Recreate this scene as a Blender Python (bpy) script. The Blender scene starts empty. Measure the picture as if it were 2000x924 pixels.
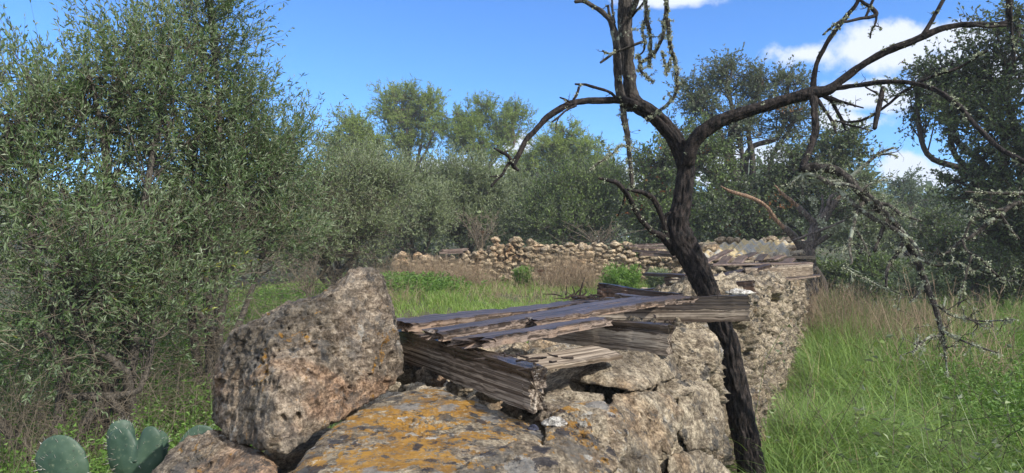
import bpy, bmesh, math, random
import numpy as np
from mathutils import Vector, Matrix
C = bpy.context.scene.collection
SC = bpy.context.scene
EYE = 1.6; F = 1333.333; HY = 462.0
# ------------------------------------------------------------------ camera
cd = bpy.data.cameras.new('camera'); cam = bpy.data.objects.new('camera', cd); C.objects.link(cam)
cam.location = (0, 0, EYE); cam.rotation_euler = (math.radians(90), 0, 0)
cd.sensor_width = 36; cd.lens = 24; cd.clip_start = 0.05; cd.clip_end = 2000
SC.camera = cam
# ------------------------------------------------------------------ light
SUN_EL, SUN_AZ = 38.0, 128.0        # azimuth clockwise from +Y (the view direction): behind the camera, to the right
SKY_S, SUN_S = 0.15, 2.8
EXPO = 0.90
w = bpy.data.worlds.new("World"); SC.world = w; w.use_nodes = True
nt = w.node_tree; nt.nodes.clear()
def nn(nt, t, **kw):
    n = nt.nodes.new(t)
    for k, v in kw.items(): setattr(n, k, v)
    return n
def lk(nt, a, b): nt.links.new(a, b)
def mth(nt, op, a, b=None, c=None, clamp=False):
    n = nt.nodes.new('ShaderNodeMath'); n.operation = op; n.use_clamp = clamp
    for i, v in enumerate((a, b, c)):
        if v is None: continue
        if isinstance(v, (int, float)): n.inputs[i].default_value = v
        else: nt.links.new(v, n.inputs[i])
    return n.outputs[0]
sky = nn(nt, 'ShaderNodeTexSky', sky_type='NISHITA', sun_disc=False)
sky.sun_elevation = math.radians(SUN_EL); sky.sun_rotation = math.radians(SUN_AZ)
sky.air_density = 1.0; sky.dust_density = 0.0; sky.ozone_density = 5.0; sky.altitude = 1300
bg = nn(nt, 'ShaderNodeBackground'); bg.inputs[1].default_value = SKY_S
tint = nn(nt, 'ShaderNodeMix', data_type='RGBA', blend_type='MULTIPLY'); tint.inputs[0].default_value = 1; tint.inputs[7].default_value = (0.40, 0.64, 0.88, 1)
lk(nt, sky.outputs[0], tint.inputs[6]); lk(nt, tint.outputs[2], bg.inputs[0])
tc = nn(nt, 'ShaderNodeTexCoord'); sx = nn(nt, 'ShaderNodeSeparateXYZ'); lk(nt, tc.outputs['Generated'], sx.inputs[0])
ysafe = mth(nt, 'MAXIMUM', sx.outputs[1], 0.02)
u = mth(nt, 'DIVIDE', sx.outputs[0], ysafe); v = mth(nt, 'DIVIDE', sx.outputs[2], ysafe)
uv = nn(nt, 'ShaderNodeCombineXYZ'); lk(nt, u, uv.inputs[0]); lk(nt, v, uv.inputs[1])
cn = nn(nt, 'ShaderNodeTexNoise'); cn.inputs['Scale'].default_value = 9; cn.inputs['Detail'].default_value = 9; cn.inputs['Roughness'].default_value = 0.62
lk(nt, uv.outputs[0], cn.inputs['Vector'])
mask = None
for (px, py, rx, ry) in ((1585, 105, 95, 30), (1700, 105, 150, 55), (1830, 70, 150, 45), (1700, 185, 110, 45), (1900, 150, 170, 60), (1660, 240, 90, 30),
                         (1765, 325, 60, 40), (1830, 350, 60, 30), (1010, 285, 42, 26), (1330, 0, 110, 22), (900, 340, 200, 40), (1210, 350, 120, 50), (1420, 330, 200, 60), (2300, 120, 300, 130), (-500, 200, 300, 80)):
    du = mth(nt, 'MULTIPLY', mth(nt, 'SUBTRACT', u, (px-1000)/F), F/rx)
    dv = mth(nt, 'MULTIPLY', mth(nt, 'SUBTRACT', v, (HY-py)/F), F/ry)
    d = mth(nt, 'SQRT', mth(nt, 'ADD', mth(nt, 'MULTIPLY', du, du), mth(nt, 'MULTIPLY', dv, dv)))
    m = mth(nt, 'SUBTRACT', 1.0, d)
    mask = m if mask is None else mth(nt, 'MAXIMUM', mask, m)
mask = mth(nt, 'ADD', mask, mth(nt, 'MULTIPLY', mth(nt, 'SUBTRACT', cn.outputs['Fac'], 0.5), 2.6))
mr = nn(nt, 'ShaderNodeMapRange', interpolation_type='SMOOTHSTEP'); mr.inputs[1].default_value = -0.05; mr.inputs[2].default_value = 0.55
lk(nt, mask, mr.inputs[0])
front = mth(nt, 'GREATER_THAN', sx.outputs[1], 0.03)
fac = mth(nt, 'MULTIPLY', mr.outputs[0], mth(nt, 'MULTIPLY', front, 0.93))
# broken cloud added as neutral fill light, unseen overhead and behind the viewer
cn2 = nn(nt, 'ShaderNodeTexNoise'); cn2.inputs['Scale'].default_value = 2.2; cn2.inputs['Detail'].default_value = 8; lk(nt, tc.outputs['Generated'], cn2.inputs['Vector'])
over = mth(nt, 'ADD', mth(nt, 'MULTIPLY', sx.outputs[1], -1.2), mth(nt, 'MULTIPLY', sx.outputs[2], 1.7))
om = nn(nt, 'ShaderNodeMapRange', interpolation_type='SMOOTHSTEP'); om.inputs[1].default_value = 0.0; om.inputs[2].default_value = 0.9; lk(nt, over, om.inputs[0])
cm = nn(nt, 'ShaderNodeMapRange', interpolation_type='SMOOTHSTEP'); cm.inputs[1].default_value = 0.34; cm.inputs[2].default_value = 0.50; lk(nt, cn2.outputs['Fac'], cm.inputs[0])
facB = fac; fac = mth(nt, 'MAXIMUM', fac, mth(nt, 'MULTIPLY', om.outputs[0], cm.outputs[0]))
cb = nn(nt, 'ShaderNodeBackground'); cb.inputs[0].default_value = (0.80, 0.85, 0.95, 1); cb.inputs[1].default_value = 0.66
mx = nn(nt, 'ShaderNodeMixShader'); lk(nt, fac, mx.inputs[0]); lk(nt, bg.outputs[0], mx.inputs[1]); lk(nt, cb.outputs[0], mx.inputs[2])
wo = nn(nt, 'ShaderNodeOutputWorld'); lk(nt, mx.outputs[0], wo.inputs[0])
sd = bpy.data.lights.new('sun', 'SUN'); sun = bpy.data.objects.new('sun', sd); C.objects.link(sun)
sd.energy = SUN_S; sd.angle = math.radians(0.5 if SUN_S > 2 else 10); sd.color = (1.0, 0.94, 0.85)
_e, _a = math.radians(SUN_EL), math.radians(SUN_AZ)
sdir = Vector((math.sin(_a)*math.cos(_e), math.cos(_a)*math.cos(_e), math.sin(_e)))
sun.rotation_euler = sdir.to_track_quat('Z', 'Y').to_euler(); sun.location = sdir*50
vs = SC.view_settings; vs.view_transform = 'Standard'; vs.look = 'None'; vs.exposure = EXPO; vs.gamma = 1; vs.use_curve_mapping = False
SC.render.engine = 'CYCLES'

# ------------------------------------------------------------------ helpers
def tag(o, label=None, cat=None, group=None, kind=None):
    if label: o['label'] = label
    if cat: o['category'] = cat
    if group: o['group'] = group
    if kind: o['kind'] = kind
    return o
def P(px, py, D): return np.array(((px-1000)/F*D, D, EYE-(py-HY)/F*D))
def PZ(px, py, drop):
    D = drop*F/(py-HY); return P(px, py, D)
def empty(name, loc, label=None, cat=None, group=None):
    o = bpy.data.objects.new(name, None); C.objects.link(o); o.location = tuple(loc); o.empty_display_size = 0.1
    return tag(o, label, cat, group)
def mesh_np(name, V, faces, mat, attrs=None, smooth=False):
    """faces: list of int arrays (M,k)"""
    me = bpy.data.meshes.new(name)
    V = np.ascontiguousarray(V, dtype=np.float32)
    if not isinstance(faces, (list, tuple)): faces = [faces]
    faces = [f for f in faces if len(f)]
    idx = np.concatenate([f.reshape(-1) for f in faces]).astype(np.int32)
    tot = np.concatenate([np.full(len(f), f.shape[1], np.int32) for f in faces])
    st = np.concatenate(([0], np.cumsum(tot)[:-1])).astype(np.int32)
    me.vertices.add(len(V)); me.vertices.foreach_set('co', V.ravel())
    me.loops.add(len(idx)); me.loops.foreach_set('vertex_index', idx)
    me.polygons.add(len(tot)); me.polygons.foreach_set('loop_start', st); me.polygons.foreach_set('loop_total', tot)
    me.update(calc_edges=True)
    me.polygons.foreach_set('use_smooth', np.full(len(tot), smooth, dtype=bool))
    if attrs is not None:
        a = me.attributes.new('tint', 'FLOAT', 'POINT'); a.data.foreach_set('value', np.ascontiguousarray(attrs, dtype=np.float32))
    me.materials.append(mat); me.validate()
    return me
def wloc(o):
    p = np.zeros(3)
    while o is not None: p = p+np.array(o.location); o = o.parent
    return p
def obj(name, V, faces, mat, parent=None, attrs=None, smooth=False, loc=None):
    V = np.asarray(V, dtype=np.float64)
    if parent is not None: off = wloc(parent); pl = (0, 0, 0)
    else:
        off = np.array(loc) if loc is not None else np.array((V[:,0].mean(), V[:,1].mean(), V[:,2].min())); pl = tuple(off)
    me = mesh_np(name, V-off, faces, mat, attrs, smooth)
    o = bpy.data.objects.new(name, me); C.objects.link(o); o.location = pl
    if parent is not None: o.parent = parent
    return o
class MB:
    def __init__(s): s.V=[]; s.F=[]; s.A=[]; s.n=0
    def add(s, V, Fs, A=None):
        V = np.asarray(V).reshape(-1, 3)
        for f in (Fs if isinstance(Fs, list) else [Fs]): s.F.append(np.asarray(f)+s.n)
        s.V.append(V); s.A.append(np.zeros(len(V)) if A is None else np.broadcast_to(A, (len(V),))); s.n += len(V)
    def obj(s, name, mat, parent=None, smooth=False, loc=None):
        by = {}
        for f in s.F: by.setdefault(f.shape[1], []).append(f)
        return obj(name, np.concatenate(s.V), [np.concatenate(x) for x in by.values()], mat, parent, np.concatenate(s.A), smooth, loc)
# noise -------------------------------------------------------------
def _h(ix, iy, iz, s):
    n = (ix.astype(np.int64)*374761393 + iy.astype(np.int64)*668265263 + iz.astype(np.int64)*2147483647 + s*974634777) & 0xFFFFFFFF
    n = ((n ^ (n >> 13))*1274126177) & 0xFFFFFFFF
    n = ((n ^ (n >> 16))*2246822519) & 0xFFFFFFFF
    return ((n ^ (n >> 15)) & 0xFFFFFF)/float(0xFFFFFF)
def vn(p, s=0):
    i = np.floor(p); f = p-i; i = i.astype(np.int64); t = f*f*f*(f*(f*6-15)+10)
    r = 0
    for a in (0, 1):
        for b in (0, 1):
            for c in (0, 1):
                wt = (t[:,0] if a else 1-t[:,0])*(t[:,1] if b else 1-t[:,1])*(t[:,2] if c else 1-t[:,2])
                r = r+wt*_h(i[:,0]+a, i[:,1]+b, i[:,2]+c, s)
    return r*2-1
_R = np.array(((0.36, 0.48, -0.8), (-0.8, 0.6, 0.0), (0.48, 0.64, 0.6)))
def fbm(p, o=4, s=0, g=0.5):
    p = np.asarray(p, float); r = 0; a = 1.0
    for k in range(o):
        r = r+a*vn(p, s+k); p = (p@_R.T)*2.03+17.1; a *= g
    return r
def worley(p, s=0):
    i = np.floor(p).astype(np.int64); f1 = np.full(len(p), 9.0); f2 = f1.copy(); cid = np.zeros(len(p))
    for a in (-1, 0, 1):
        for b in (-1, 0, 1):
            for c in (-1, 0, 1):
                x, y, z = i[:,0]+a, i[:,1]+b, i[:,2]+c
                q = np.stack((x+_h(x,y,z,s+11), y+_h(x,y,z,s+23), z+_h(x,y,z,s+37)), 1)
                d = np.linalg.norm(p-q, axis=1); nw = d < f1
                f2 = np.where(nw, f1, np.minimum(f2, d)); cid = np.where(nw, _h(x,y,z,s+5), cid); f1 = np.where(nw, d, f1)
    return f1, f2, cid
def nrm(v): return v/np.maximum(np.linalg.norm(v, axis=-1, keepdims=True), 1e-9)
def ss(a, b, x):
    t = np.clip((x-a)/(b-a), 0, 1); return t*t*(3-2*t)
# terrain -----------------------------------------------------------
WX0, WK = -0.56, 0.487          # right face of the pen wall: x = WX0 + WK*y
def gz(x, y):
    x = np.asarray(x, float); y = np.asarray(y, float)
    side = x-(WX0+WK*y)
    z = 0.62*ss(4.0, 8.5, y)*ss(0.2, -1.2, side)*ss(-9, -3, x+0*y) + 0.35*ss(12, 20, y)*ss(0.2, 3, side)
    z = z+0.35*ss(14, 30, y)
    p = np.stack((x.ravel()*0.5, y.ravel()*0.5, 0*x.ravel()), 1)
    return z+0.05*vn(p, 3).reshape(x.shape)
# tubes -------------------------------------------------------------
def tubes(Pn, Rn, k=3):
    """Pn (N,n,3), Rn (N,n)"""
    N, n = Pn.shape[:2]
    T = np.gradient(Pn, axis=1); T = nrm(T)
    ref = np.where(np.abs(T[:,:1,2:3]) > 0.9, np.array((1., 0, 0)), np.array((0, 0, 1.)))
    ref = np.broadcast_to(ref, T.shape)
    A = nrm(np.cross(T, ref)); B = np.cross(T, A)
    th = np.arange(k)*2*math.pi/k
    V = Pn[:,:,None]+Rn[:,:,None,None]*(A[:,:,None]*np.cos(th)[None,None,:,None]+B[:,:,None]*np.sin(th)[None,None,:,None])
    b = (np.arange(N)*n*k)[:,None,None]; i = (np.arange(n-1)*k)[None,:,None]; j = np.arange(k)[None,None,:]; j2 = (j+1) % k
    Fq = np.stack((b+i+j, b+i+j2, b+i+k+j2, b+i+k+j), -1).reshape(-1, 4)
    return V.reshape(-1, 3), Fq
def catmull(Q, R, step):
    Q = np.asarray(Q, float); R = np.asarray(R, float)
    E = np.vstack((2*Q[0]-Q[1], Q, 2*Q[-1]-Q[-2])); out = []; ro = []
    for i in range(len(Q)-1):
        p0, p1, p2, p3 = E[i], E[i+1], E[i+2], E[i+3]
        n = max(2, int(np.linalg.norm(p2-p1)/step)); t = np.arange(n)[:,None]/n
        out.append(0.5*((2*p1)+(-p0+p2)*t+(2*p0-5*p1+4*p2-p3)*t*t+(-p0+3*p1-3*p2+p3)*t**3))
        tt = t[:,0]; tt = tt*tt*(3-2*tt); ro.append(R[i]*(1-tt)+R[i+1]*tt)
    out.append(Q[-1:]); ro.append(R[-1:])
    return np.vstack(out), np.concatenate(ro)
def limb(mb, Q, R, k=24, step=0.012, bark=0.12, seed=0, wob=0.0, tint=0.0, cap=True):
    c, r = catmull(Q, R, step); n = len(c)
    if wob: c = c+wob*np.stack([fbm(np.stack((np.arange(n)*step*9, 0*r+q*7.3, 0*r+seed), 1), 3, seed) for q in range(3)], 1)*np.minimum(1, np.arange(n)/6)[:,None]
    T = nrm(np.gradient(c, axis=0)); A = np.zeros_like(c)
    a = np.cross(T[0], (0.3, 0.9, 0.1)); a /= np.linalg.norm(a)
    for i in range(n):
        a = a-T[i]*a.dot(T[i]); a /= np.linalg.norm(a); A[i] = a
    B = np.cross(T, A); th = np.arange(k)*2*math.pi/k
    s = np.arange(n)*step
    ring = np.cos(th)[None,:], np.sin(th)[None,:]
    rr = np.broadcast_to(r[:,None], (n, k))
    pp = np.stack((ring[0]*r[:,None]*60+seed, ring[1]*r[:,None]*60, np.broadcast_to(s[:,None]*9, (n, k))), -1).reshape(-1, 3)
    lo = fbm(pp*0.25, 2, seed+3).reshape(n, k)
    rid = 1-2*np.abs(fbm(pp*1.0, 3, seed)).reshape(n, k)
    rr = rr*(1+0.10*lo+bark*np.clip(rid, -1, 1)*0.9)
    V = c[:,None]+rr[:,:,None]*(A[:,None]*ring[0][...,None]+B[:,None]*ring[1][...,None])
    V = V.reshape(-1, 3)
    i = (np.arange(n-1)*k)[:,None]; j = np.arange(k)[None]; j2 = (j+1) % k
    Fq = np.stack((i+j, i+j2, i+k+j2, i+k+j), -1).reshape(-1, 4)
    V = np.vstack((V, c[0]-T[0]*r[0]*0.2, c[-1]+T[-1]*r[-1]*0.8)); m = n*k; jj = np.arange(k); jj2 = (jj+1) % k
    F3 = np.vstack((np.stack((jj2, jj, 0*jj+m), 1), np.stack((m-k+jj, m-k+jj2, 0*jj+m+1), 1)))
    mb.add(V, [Fq, F3], tint)
    return c, r
def leaves(rng, pos, d, L, W, tint):
    """rhombic leaves, slightly folded"""
    N = len(pos); d = nrm(d); r = nrm(np.cross(d, rng.normal(size=(N, 3)))); up = np.cross(r, d)
    L = L*rng.uniform(0.6, 1.25, (N, 1)); W = W*rng.uniform(0.7, 1.25, (N, 1))
    b = pos; t = pos+d*L-up*L*0.12; m = pos+d*L*0.48+up*W*0.22
    V = np.stack((b, m+r*W*0.5, t, m-r*W*0.5), 1).reshape(-1, 3)
    Fq = np.arange(N*4).reshape(N, 4)
    return V, Fq, np.repeat(tint, 4)
def onto(px, py):
    """point of the built surface seen at this place of the view (things lie ON it)"""
    bpy.context.view_layer.update(); dg = bpy.context.evaluated_depsgraph_get(); d = Vector(((px-1000)/F, 1, -(py-HY)/F)).normalized()
    ok, loc, n, *_ = SC.ray_cast(dg, Vector((0, 0, EYE)), d)
    return np.array(loc), np.array(n)
# rocks -------------------------------------------------------------
_ico = {}
def ico(s):
    if s not in _ico:
        bm = bmesh.new(); bmesh.ops.create_icosphere(bm, subdivisions=s, radius=1)
        _ico[s] = (np.array([v.co[:] for v in bm.verts]), np.array([[v.index for v in f.verts] for f in bm.faces])); bm.free()
    return _ico[s]
def hull_planes(pts):
    bm = bmesh.new()
    for p in pts: bm.verts.new(p)
    bmesh.ops.convex_hull(bm, input=bm.verts); bm.normal_update()
    N = []; H = []
    for f in bm.faces:
        if f.calc_area() < 1e-7: continue
        n = np.array(f.normal); h = n.dot(np.array(f.verts[0].co))
        if h < 0: n = -n; h = -h
        N.append(n); H.append(max(h, 1e-3))
    bm.free(); return np.array(N), np.array(H)
def rock_mesh(pts, sub=6, p=16, rough=0.05, pit=0.0, seed=0, fine=1.0, crag=0.0, carve=()):
    pts = np.asarray(pts, float); c = pts.mean(0); N, H = hull_planes([tuple(q) for q in pts-c])
    d, f = ico(sub)
    q = np.clip(d@N.T/H[None], 1e-6, None); mxq = q.max(1, keepdims=True)
    r = 1/(mxq[:,0]*((q/mxq)**p).sum(1)**(1.0/p))
    V = d*r[:,None]; sz = np.cbrt(np.prod(pts.max(0)-pts.min(0)))
    w0 = V/sz
    k = 1+rough*fbm(w0*2.2+seed, 3, seed)
    k += rough*0.9*(np.abs(fbm(w0*5+seed, 4, seed+9))-0.35)*-1
    V = V*k[:,None]
    if crag:
        f1, f2, ci = worley(w0*4.2+seed*3.1, seed); V = V*(1-crag*np.clip(0.22-(f2-f1), 0, 1)*2.2+crag*0.35*(ci[:,None][:,0]-0.5))[:,None]
    for cc, cr in carve:
        q = V+c-np.array(cc); l = np.linalg.norm(q, axis=1); V = V+nrm(q)*(np.maximum(cr-l, 0)*0.95)[:,None]
    if fine: V = V+d*(0.006*fine*fbm(V*55, 4, seed+5, 0.6))[:,None]
    if pit and sub >= 6:
        f1, f2, ci = worley(V*58+seed, seed+14); m = ss(-0.35, 0.35, fbm(V*7+seed*2, 2, seed+18)); V = V-d*(pit*0.38*m*ss(0.5, 0.2, f1)*(0.3+ci))[:,None]
    if pit:
        f1, f2, ci = worley(V*22+seed, seed+4)
        m = ss(-0.1, 0.5, fbm(V*5+seed, 2, seed+8))
        V = V-d*(pit*m*ss(0.45, 0.15, f1)*(0.4+ci))[:,None]
    return V+c, f
def rock(name, pts, mat, label=None, cat=None, group=None, parent=None, **kw):
    V, f = rock_mesh(pts, **kw); o = obj(name, V, f, mat, parent, smooth=True)
    return tag(o, label, cat, group)
def ell_pts(rng, c, r, n=14, flat=1.0):
    d = nrm(rng.normal(size=(n, 3))); d = np.vstack((d, np.eye(3), -np.eye(3)))
    return np.asarray(c)+d*np.asarray(r)*rng.uniform(0.8, 1.1, (len(d), 1))
# materials ---------------------------------------------------------
def newmat(name):
    m = bpy.data.materials.new(name); m.use_nodes = True; nt = m.node_tree; nt.nodes.clear()
    out = nn(nt, 'ShaderNodeOutputMaterial'); b = nn(nt, 'ShaderNodeBsdfPrincipled'); lk(nt, b.outputs[0], out.inputs[0])
    return m, nt, b, out
def mixc(nt, f, a, b, mode='MIX'):
    n = nn(nt, 'ShaderNodeMix', data_type='RGBA', blend_type=mode)
    for i, v in ((0, f), (6, a), (7, b)):
        if isinstance(v, (int, float)): n.inputs[i].default_value = v
        elif isinstance(v, tuple): n.inputs[i].default_value = (*v, 1)[:4]
        else: lk(nt, v, n.inputs[i])
    return n.outputs[2]
def noise(nt, vec, scale, detail=6, rough=0.6, dist=0.0, out='Fac'):
    n = nn(nt, 'ShaderNodeTexNoise'); n.inputs['Scale'].default_value = scale; n.inputs['Detail'].default_value = detail
    n.inputs['Roughness'].default_value = rough; n.inputs['Distortion'].default_value = dist; lk(nt, vec, n.inputs['Vector']); return n.outputs[out]
def voro(nt, vec, scale, feat='F1', out='Distance'):
    n = nn(nt, 'ShaderNodeTexVoronoi', feature=feat); n.inputs['Scale'].default_value = scale; lk(nt, vec, n.inputs['Vector']); return n.outputs[out]
def mrange(nt, v, a, b, c=0.0, d=1.0, smooth=True):
    n = nn(nt, 'ShaderNodeMapRange', interpolation_type='SMOOTHSTEP' if smooth else 'LINEAR'); lk(nt, v, n.inputs[0])
    for i, x in enumerate((a, b, c, d)): n.inputs[i+1].default_value = x
    return n.outputs[0]
def mapping(nt, vec, scale=(1, 1, 1), loc=(0, 0, 0)):
    n = nn(nt, 'ShaderNodeMapping'); n.inputs['Scale'].default_value = scale; n.inputs['Location'].default_value = loc; lk(nt, vec, n.inputs['Vector']); return n.outputs[0]
def bump(nt, h, strength, dist, normal=None):
    n = nn(nt, 'ShaderNodeBump'); n.inputs['Strength'].default_value = strength; n.inputs['Distance'].default_value = dist; lk(nt, h, n.inputs['Height'])
    if normal is not None: lk(nt, normal, n.inputs['Normal'])
    return n.outputs[0]
def rockmat(name, A, B, Cc, orange=0.0, black=0.4, white=0.3, sc=1.0, bs=1.0, ocol=(0.42, 0.20, 0.025), mid=0.5):
    m, nt, b, out = newmat(name)
    co = nn(nt, 'ShaderNodeTexCoord').outputs['Object']
    warp = mixc(nt, 0.06, co, noise(nt, co, 5*sc, 4, 0.6, out='Color'))
    n1 = noise(nt, co, 3.2*sc, 8, 0.65, 0.4)
    col = mixc(nt, mrange(nt, n1, 0.38, 0.55), A, B)
    n2 = noise(nt, mapping(nt, co, loc=(7, 3, 1)), 2.6*sc, 7, 0.6, 0.6)
    col = mixc(nt, mrange(nt, n2, mid, mid+0.14), col, Cc)
    g = noise(nt, co, 42*sc, 9, 0.75)
    col = mixc(nt, 1.0, col, mixc(nt, mrange(nt, g, 0.34, 0.66), (0.42, 0.40, 0.38), (1.45, 1.45, 1.44)), 'MULTIPLY')
    g3 = noise(nt, mapping(nt, co, (1, 1, 2.2), (4, 4, 4)), 13*sc, 7, 0.65, 0.8)
    col = mixc(nt, 1.0, col, mixc(nt, mrange(nt, g3, 0.36, 0.60), (0.55, 0.52, 0.50), (1.2, 1.2, 1.18)), 'MULTIPLY')
    g2 = noise(nt, co, 130*sc, 5, 0.7)
    col = mixc(nt, 1.0, col, mixc(nt, mrange(nt, g2, 0.36, 0.62), (0.62, 0.60, 0.58), (1.3, 1.3, 1.3)), 'MULTIPLY')
    if white:
        nw = noise(nt, mapping(nt, co, loc=(3, 9, 4)), 8*sc, 9, 0.75)
        col = mixc(nt, mrange(nt, nw, 0.66-0.10*white, 0.72-0.10*white, 0, 0.8), col, (0.50, 0.48, 0.43))
    if orange:
        no = noise(nt, mapping(nt, co, loc=(1, 5, 8)), 5.5*sc, 10, 0.72, 0.5)
        no2 = noise(nt, co, 26*sc, 8, 0.75)
        f = mrange(nt, mth(nt, 'ADD', no, mth(nt, 'MULTIPLY', mth(nt, 'SUBTRACT', no2, 0.5), 0.75)), 0.62-0.22*orange, 0.645-0.22*orange)
        oc = mixc(nt, mrange(nt, noise(nt, co, 14*sc, 8, 0.7), 0.35, 0.65), tuple(0.62*x for x in ocol), (ocol[0]*1.15, ocol[1]*1.25, ocol[2]*1.4))
        f = mth(nt, 'MULTIPLY', f, mrange(nt, noise(nt, mapping(nt, co, loc=(6, 6, 1)), 48*sc, 6, 0.7), 0.40, 0.48, 0.25, 1.0))
        col = mixc(nt, mth(nt, 'MULTIPLY', f, 0.9), col, oc)
        w2 = mixc(nt, 0.09, co, noise(nt, co, 20*sc, 7, 0.75, out='Color'))
        for vs_, th_, cl_, keep_ in ((9*sc, 0.36, (0.30, 0.29, 0.27), 0.62), (17*sc, 0.34, (0.035, 0.035, 0.045), 0.55), (31*sc, 0.36, (0.05, 0.045, 0.05), 0.66), (24*sc, 0.30, (0.52, 0.50, 0.45), 0.80)):
            vv = nn(nt, 'ShaderNodeTexVoronoi'); vv.inputs['Scale'].default_value = vs_; lk(nt, w2, vv.inputs['Vector']); sc_ = nn(nt, 'ShaderNodeSeparateColor'); lk(nt, vv.outputs['Color'], sc_.inputs[0])
            spot = mth(nt, 'MULTIPLY', mrange(nt, vv.outputs['Distance'], th_-0.05, th_, 1, 0), mth(nt, 'GREATER_THAN', sc_.outputs[0], keep_))
            col = mixc(nt, mth(nt, 'MULTIPLY', spot, 0.85 if orange > 0.3 else 0.3), col, mixc(nt, mrange(nt, g, 0.4, 0.6), tuple(0.6*x for x in cl_), cl_))
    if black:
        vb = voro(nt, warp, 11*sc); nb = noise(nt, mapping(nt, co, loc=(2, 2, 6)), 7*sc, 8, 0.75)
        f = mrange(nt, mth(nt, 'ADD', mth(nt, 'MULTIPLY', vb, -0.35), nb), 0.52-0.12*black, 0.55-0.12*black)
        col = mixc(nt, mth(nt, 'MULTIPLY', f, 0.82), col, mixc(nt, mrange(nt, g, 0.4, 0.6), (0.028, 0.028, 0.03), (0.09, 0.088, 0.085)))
        ng = noise(nt, mapping(nt, co, loc=(5, 2, 3)), 10*sc, 9, 0.8)
        col = mixc(nt, mrange(nt, ng, 0.53, 0.60, 0, 0.6), col, (0.13, 0.125, 0.115))
    lk(nt, col, b.inputs['Base Color']); b.inputs['Roughness'].default_value = 0.85; b.inputs['Specular IOR Level'].default_value = 0.3
    vp = voro(nt, warp, 38*sc); pits = mth(nt, 'MULTIPLY', mrange(nt, vp, 0.0, 0.42), mrange(nt, n1, 0.62, 0.40))
    h = mth(nt, 'ADD', mth(nt, 'ADD', mth(nt, 'MULTIPLY', g, 1.3), mth(nt, 'MULTIPLY', g3, 1.6)), mth(nt, 'ADD', mth(nt, 'MULTIPLY', g2, 0.35), mth(nt, 'MULTIPLY', pits, 0.35)))
    lk(nt, bump(nt, h, 1.0, 0.012*bs/sc), b.inputs['Normal'])
    return m
def woodmat(name, dark, mid, light, wet_z=-0.03, wet_amt=1.0, rough_wet=0.22, sc=1.0, edge=None, wcol=0.35):
    m, nt, b, out = newmat(name)
    co = nn(nt, 'ShaderNodeTexCoord').outputs['Object']
    oi = nn(nt, 'ShaderNodeObjectInfo').outputs['Random']
    off = nn(nt, 'ShaderNodeVectorMath', operation='ADD'); lk(nt, co, off.inputs[0])
    cmb = nn(nt, 'ShaderNodeCombineXYZ'); lk(nt, mth(nt, 'MULTIPLY', oi, 13.0), cmb.inputs[0]); lk(nt, cmb.outputs[0], off.inputs[1])
    c2 = off.outputs[0]
    gr = noise(nt, mapping(nt, c2, (0.9*sc, 100*sc, 120*sc)), 1.0, 3, 0.5, 0.15)
    gr2 = noise(nt, mapping(nt, c2, (3*sc, 300*sc, 330*sc)), 1.0, 3, 0.6)
    blot = noise(nt, mapping(nt, c2, (4, 12, 12)), 1.0, 6, 0.6)
    col = mixc(nt, mrange(nt, gr, 0.35, 0.65), dark, light)
    col = mixc(nt, mrange(nt, blot, 0.35, 0.7), col, mid)
    col = mixc(nt, 1.0, col, mixc(nt, mrange(nt, gr, 0.36, 0.56), (0.66, 0.63, 0.60), (1.15, 1.15, 1.15)), 'MULTIPLY')
    col = mixc(nt, 1.0, col, mixc(nt, mrange(nt, gr2, 0.38, 0.56), (0.48, 0.47, 0.46), (1.3, 1.3, 1.3)), 'MULTIPLY')
    sz = nn(nt, 'ShaderNodeSeparateXYZ'); lk(nt, co, sz.inputs[0])
    wn = noise(nt, mapping(nt, c2, (7, 12, 9)), 1.0, 6, 0.65)
    wz = mth(nt, 'ADD', sz.outputs[2], mth(nt, 'MULTIPLY', mth(nt, 'SUBTRACT', wn, 0.5), 0.06 if wet_z < -0.015 else 0.006))
    wet = mth(nt, 'MULTIPLY', mrange(nt, wz, wet_z-0.002, wet_z+0.002), wet_amt)
    if edge: col = mixc(nt, mth(nt, 'MULTIPLY', mrange(nt, wz, -0.012, -0.005, 1, 0), mrange(nt, blot, 0.48, 0.66, 0.08, 0.7)), col, mixc(nt, 1.0, edge, mixc(nt, mrange(nt, gr, 0.4, 0.55), (0.3, 0.28, 0.26), (1.2, 1.2, 1.2)), 'MULTIPLY'))
    col = mixc(nt, wet, col, mixc(nt, 1.0, col, (wcol, wcol*0.9, wcol*0.85), 'MULTIPLY'))
    lk(nt, col, b.inputs['Base Color'])
    rn = noise(nt, mapping(nt, c2, (8, 60, 60)), 1.0, 4)
    ro = mth(nt, 'ADD', mth(nt, 'MULTIPLY', wet, rough_wet-0.8), mth(nt, 'ADD', 0.72, mth(nt, 'MULTIPLY', rn, 0.2)), clamp=True)
    lk(nt, ro, b.inputs['Roughness']); lk(nt, mrange(nt, wet, 0, 1, 0.25, 0.55), b.inputs['Specular IOR Level'])
    h = mth(nt, 'ADD', mrange(nt, gr, 0.38, 0.55), mth(nt, 'MULTIPLY', gr2, 0.4))
    lk(nt, bump(nt, h, 0.45, 0.003), b.inputs['Normal'])
    return m
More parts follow.
